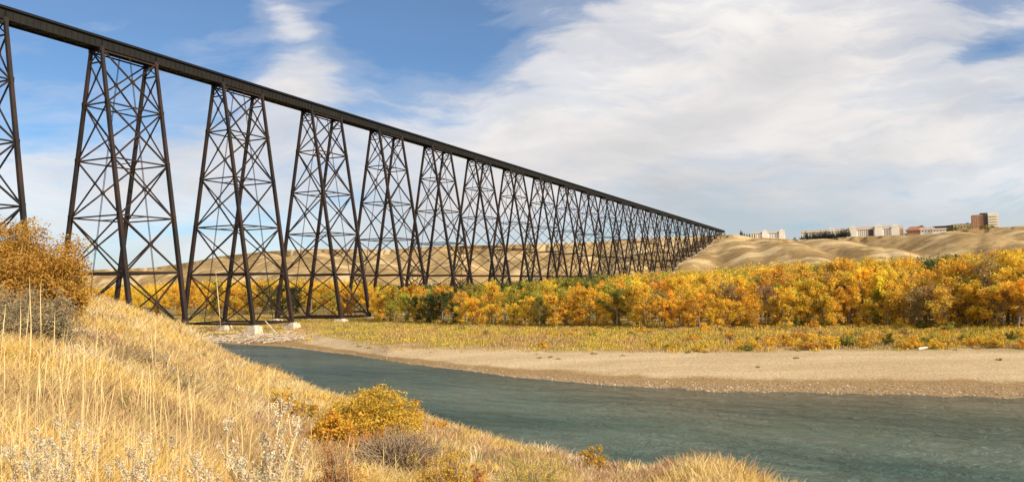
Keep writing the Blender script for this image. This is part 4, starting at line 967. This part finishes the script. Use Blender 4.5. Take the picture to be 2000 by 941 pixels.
# silvery sage plumes at the bottom left
sage_leaf = foliage('sage_seed_leaves', transl=0.2)
def make_plume(seed, h=0.75, nst=7):
    g = np.random.default_rng(seed); mb = MB(); C_, R_ = [], []
    for i in range(nst):
        a = g.uniform(0, 6.28); e = np.array([math.cos(a) * g.uniform(.03, .2) + 0.05, math.sin(a) * g.uniform(.03, .2), h * g.uniform(0.6, 1.0)]); p = wig((0, 0, -0.03), e, 9, 0.012, g); mb.tube(p, np.linspace(0.006, 0.002, 9), 5)
        for k in range(3, 9):
            for _ in range(3):
                b = g.uniform(0, 6.28); L = 0.10 * (1.15 - k / 9) + 0.02; q = p[k] + np.array([math.cos(b) * L * 0.6, math.sin(b) * L * 0.6, L * 1.2]); mb.tube([p[k], (p[k] + q) / 2 + [0, 0, -0.004], q], [0.0025, 0.002, 0.0015], 4)
                for t in np.linspace(0.3, 1, 5): C_.append(p[k] + (q - p[k]) * t); R_.append([0.013, 0.013, 0.02])
    V, Q, T = leafcloud(C_, R_, 6000, 0.012, seed=seed, base=(0.62, 0.52, 0.36), tintv=0.15, aspect=0.45)
    return mb.mesh('stems', stk), mesh_np('seed_heads', V, Q, sage_leaf, T)
plm = [make_plume(600 + i) for i in range(4)]
for i, (px, pyt, r, w) in enumerate([(488, 806, 4.9, 'tallest silvery sage plume standing alone at the bottom between bank and scrub'), (455, 868, 4.4, 'silvery sage plume just left of the tallest one'), (36, 868, 4.3, 'silvery sage plume in the bottom left corner'), (92, 862, 4.8, 'silvery sage plume right of the corner one'), (135, 838, 5.2, 'silvery sage plume below the upright golden stalks'), (236, 880, 4.4, 'low silvery sage plume between the corner ones and the middle'), (300, 868, 4.7, 'silvery sage plume left of the dark scrub hollow'), (545, 885, 4.8, 'small silvery sage plume right of the tallest one'), (420, 905, 4.2, 'lowest silvery sage plume at the bottom edge')]):
    a = azpx(px, 850); x, y = r * math.sin(a), r * math.cos(a); z = ng(x, y); d = ray(px, pyt); top = CAMZ + d[2] / math.hypot(d[0], d[1]) * r
    root = empty('sage_plant', (x, y, z), rng.uniform(0, 6), label=w, cat='sage plant', group='silvery sage plants at the foot of the picture'); s = (top - z) / 0.76; root.scale = (s * 0.9, s * 0.9, s); sm, fm = plm[i % 4]; link('stems', sm, root); link('seed_heads', fm, root)

def shrub_at(name, seed, px, pyb, wpx, pyt, nleaf, leaf, colr, label, cat='shrub', r=None, sink=0.0, **kw):
    if r is None: p, r = near_hit(px, pyb)
    else: a = azpx(px, pyb); p = np.array([r * math.sin(a), r * math.cos(a), 0]); p[2] = ng(p[0], p[1])
    d = ray(px, pyt); top = CAMZ + d[2] / math.hypot(d[0], d[1]) * r; h = (top - p[2] + sink) / 0.97; w = wpx / F * r
    sm, fm = make_shrub(seed, w, h, nleaf, leaf, **kw); root = empty(name, (p[0], p[1], p[2] - sink), 0, label=label, cat=cat)
    link('stems', sm, root); o = link('foliage', fm, root); o.color = (*colr, 1); print(name, 'r', round(r, 1), 'w', round(w, 2), 'h', round(h, 2)); return root
shrub_at('autumn_bush', 401, 28, 575, 246, 434, 70000, 0.075, (0.50, 0.28, 0.05), 'large rounded orange brown bush at the left edge on top of the bank', r=31, nb=70, k=60, tv=0.26, shell=0.5, fill=420)
shrub_at('autumn_bush', 402, 112, 585, 104, 505, 22000, 0.07, (0.54, 0.31, 0.05), 'lower right shoulder bush of orange leaves beside the large left bush', r=30, nb=34, k=30, tv=0.28, fill=140)
shrub_at('sagebrush', 403, 24, 618, 190, 560, 16000, 0.045, (0.40, 0.31, 0.17), 'grey sagebrush in front of the large orange bush', cat='sagebrush', r=23, nb=60, k=60, fill=120)
shrub_at('sagebrush', 404, 122, 603, 80, 568, 3500, 0.05, (0.38, 0.30, 0.17), 'small grey sagebrush right of the larger grey one', cat='sagebrush', r=23, nb=30, k=30)
shrub_at('yellow_bush', 405, 728, 850, 212, 764, 26000, 0.050, (0.66, 0.435, 0.055), 'dense golden yellow bush on the bank edge above the water', nb=44, k=40, tv=0.3, fill=150)
shrub_at('yellow_bush', 406, 800, 850, 70, 788, 3500, 0.048, (0.66, 0.37, 0.05), 'smaller orange yellow bush joined to the right of the dense golden one', nb=20, k=24, fill=40)
shrub_at('yellow_bush', 407, 556, 815, 74, 757, 2600, 0.045, (0.66, 0.42, 0.06), 'thin yellow bush on the slope left of the dense golden one', nb=24, k=16)
shrub_at('yellow_bush', 408, 600, 822, 60, 778, 2000, 0.045, (0.62, 0.40, 0.06), 'small yellow bush between the thin and the dense golden bushes', nb=20, k=14)
shrub_at('yellow_bush', 409, 850, 848, 60, 815, 1800, 0.04, (0.70, 0.36, 0.05), 'low orange yellow bush on the bank edge right of the golden one', nb=16, k=14)
shrub_at('yellow_bush', 410, 1158, 915, 62, 866, 2200, 0.036, (0.60, 0.36, 0.05), 'small rusty yellow bush on the bank edge far right over the water', nb=22, k=16)
shrub_at('wiry_scrub', 411, 250, 722, 170, 664, 2600, 0.022, (0.40, 0.27, 0.08), 'dark wiry scrub in the hollow halfway down the left slope', cat='scrub', nb=110, k=40)
shrub_at('wiry_scrub', 412, 345, 775, 150, 705, 2600, 0.020, (0.42, 0.30, 0.08), 'dark wiry scrub with sparse yellow leaves below the first hollow', cat='scrub', nb=110, k=40)
shrub_at('wiry_scrub', 413, 775, 925, 235, 828, 3600, 0.020, (0.40, 0.27, 0.12), 'brown wiry scrub directly below the dense golden bush', cat='scrub', nb=300, k=40)
shrub_at('wiry_scrub', 414, 880, 960, 170, 868, 9000, 0.020, (0.66, 0.42, 0.05), 'scrub with yellow and green leaves right of the brown wiry one', cat='scrub', r=9.2, nb=70, k=40)
shrub_at('wiry_scrub', 415, 655, 950, 130, 850, 5000, 0.020, (0.52, 0.24, 0.06), 'rust coloured scrub at the bottom left of the brown wiry one', cat='scrub', r=8.6, nb=70, k=30)
shrub_at('wiry_scrub', 416, 930, 975, 70, 900, 4200, 0.018, (0.50, 0.15, 0.05), 'small red leaved scrub at the bottom edge', cat='scrub', r=8.4, nb=40, k=20)
shrub_at('wiry_scrub', 417, 1040, 960, 190, 884, 7000, 0.020, (0.56, 0.44, 0.07), 'low olive scrub on the bank edge before the water', cat='scrub', r=11, nb=60, k=30)

shrub_at('yellow_bush', 418, 650, 868, 100, 800, 7000, 0.045, (0.72, 0.42, 0.05), 'golden bush lobe at the lower left foot of the dense golden one', nb=24, k=20, fill=60)
shrub_at('autumn_bush', 419, 715, 880, 110, 838, 4500, 0.03, (0.60, 0.27, 0.06), 'low rusty leaved bush directly in front of the dense golden one', nb=30, k=20, fill=40)
shrub_at('yellow_bush', 420, 905, 862, 60, 838, 1800, 0.035, (0.66, 0.44, 0.06), 'little yellow bush on the bank edge between water and scrub', nb=16, k=14, fill=10)

# cobbles along the water's edge
def cobbles():
    g = np.random.default_rng(909); N = 9000; px = g.uniform(560, 2060, N); az = np.interp(px, PXS, AZS); r = np.interp(az, *SH) + np.abs(g.normal(0, 1, N)) * (2 + 5 * smooth((px - 1000) / 900)) - 1.5
    x, y = r * np.sin(az), r * np.cos(az); z = far_ground(az, r); s = g.uniform(0.05, 0.17, N) * (1 + (g.random(N) < 0.06) * 1.2)
    o = np.array([[1, 0, 0], [0, 1, 0], [-1, 0, 0], [0, -1, 0], [0, 0, 0.7], [0, 0, -0.5]], float)
    V = np.stack([x, y, z], 1)[:, None] + o[None] * s[:, None, None] * g.uniform(0.7, 1.4, (N, 6, 1)); f = np.array([[0, 1, 4], [1, 2, 4], [2, 3, 4], [3, 0, 4]])
    Q = (np.arange(N) * 6)[:, None, None] + f[None]; T = np.repeat(np.array([0.34, 0.25, 0.155]) * g.uniform(0.5, 1.4, (N, 1)), 6, 0)
    m = foliage('cobble_stone', transl=0.0, rough=0.8); return mesh_np('shore_cobbles', V.reshape(-1, 3), Q.reshape(-1, 3), m, np.clip(T, 0, 1))
link('shore_cobbles', cobbles(), label='small tan cobbles scattered along the far waterline', cat='cobbles', kind='stuff')

# labels shared by several things: tell them apart by their order from the left
ORD = ['first', 'second', 'third', 'fourth', 'fifth', 'sixth', 'seventh', 'eighth', 'ninth', 'tenth', 'eleventh', 'twelfth', 'thirteenth', 'fourteenth', 'fifteenth', 'sixteenth', 'seventeenth', 'eighteenth', 'nineteenth', 'twentieth', 'twenty-first', 'twenty-second', 'twenty-third', 'twenty-fourth', 'twenty-fifth']
by = {}
for o in sc.objects:
    if o.parent is None and o.get('label') and o.get('kind') is None: by.setdefault(o['label'], []).append(o)
for lab, os_ in by.items():
    if len(os_) < 2: continue
    os_.sort(key=lambda o: math.atan2(o.location.x, o.location.y))
    for i, o in enumerate(os_):
        if 'conifer in the dense row' in lab: o['label'] = f'{ORD[i]} dark conifer from the left in the row before the long white apartment block'
        elif len(os_) == 2: o['label'] = lab + (', left one' if i == 0 else ', right one')
        else: o['label'] = lab + f', {ORD[min(i, 24)]} leftmost' if i else lab + ', leftmost'
        if len(o['label'].split()) > 16: o['label'] = o['label'].replace(' the ', ' ')
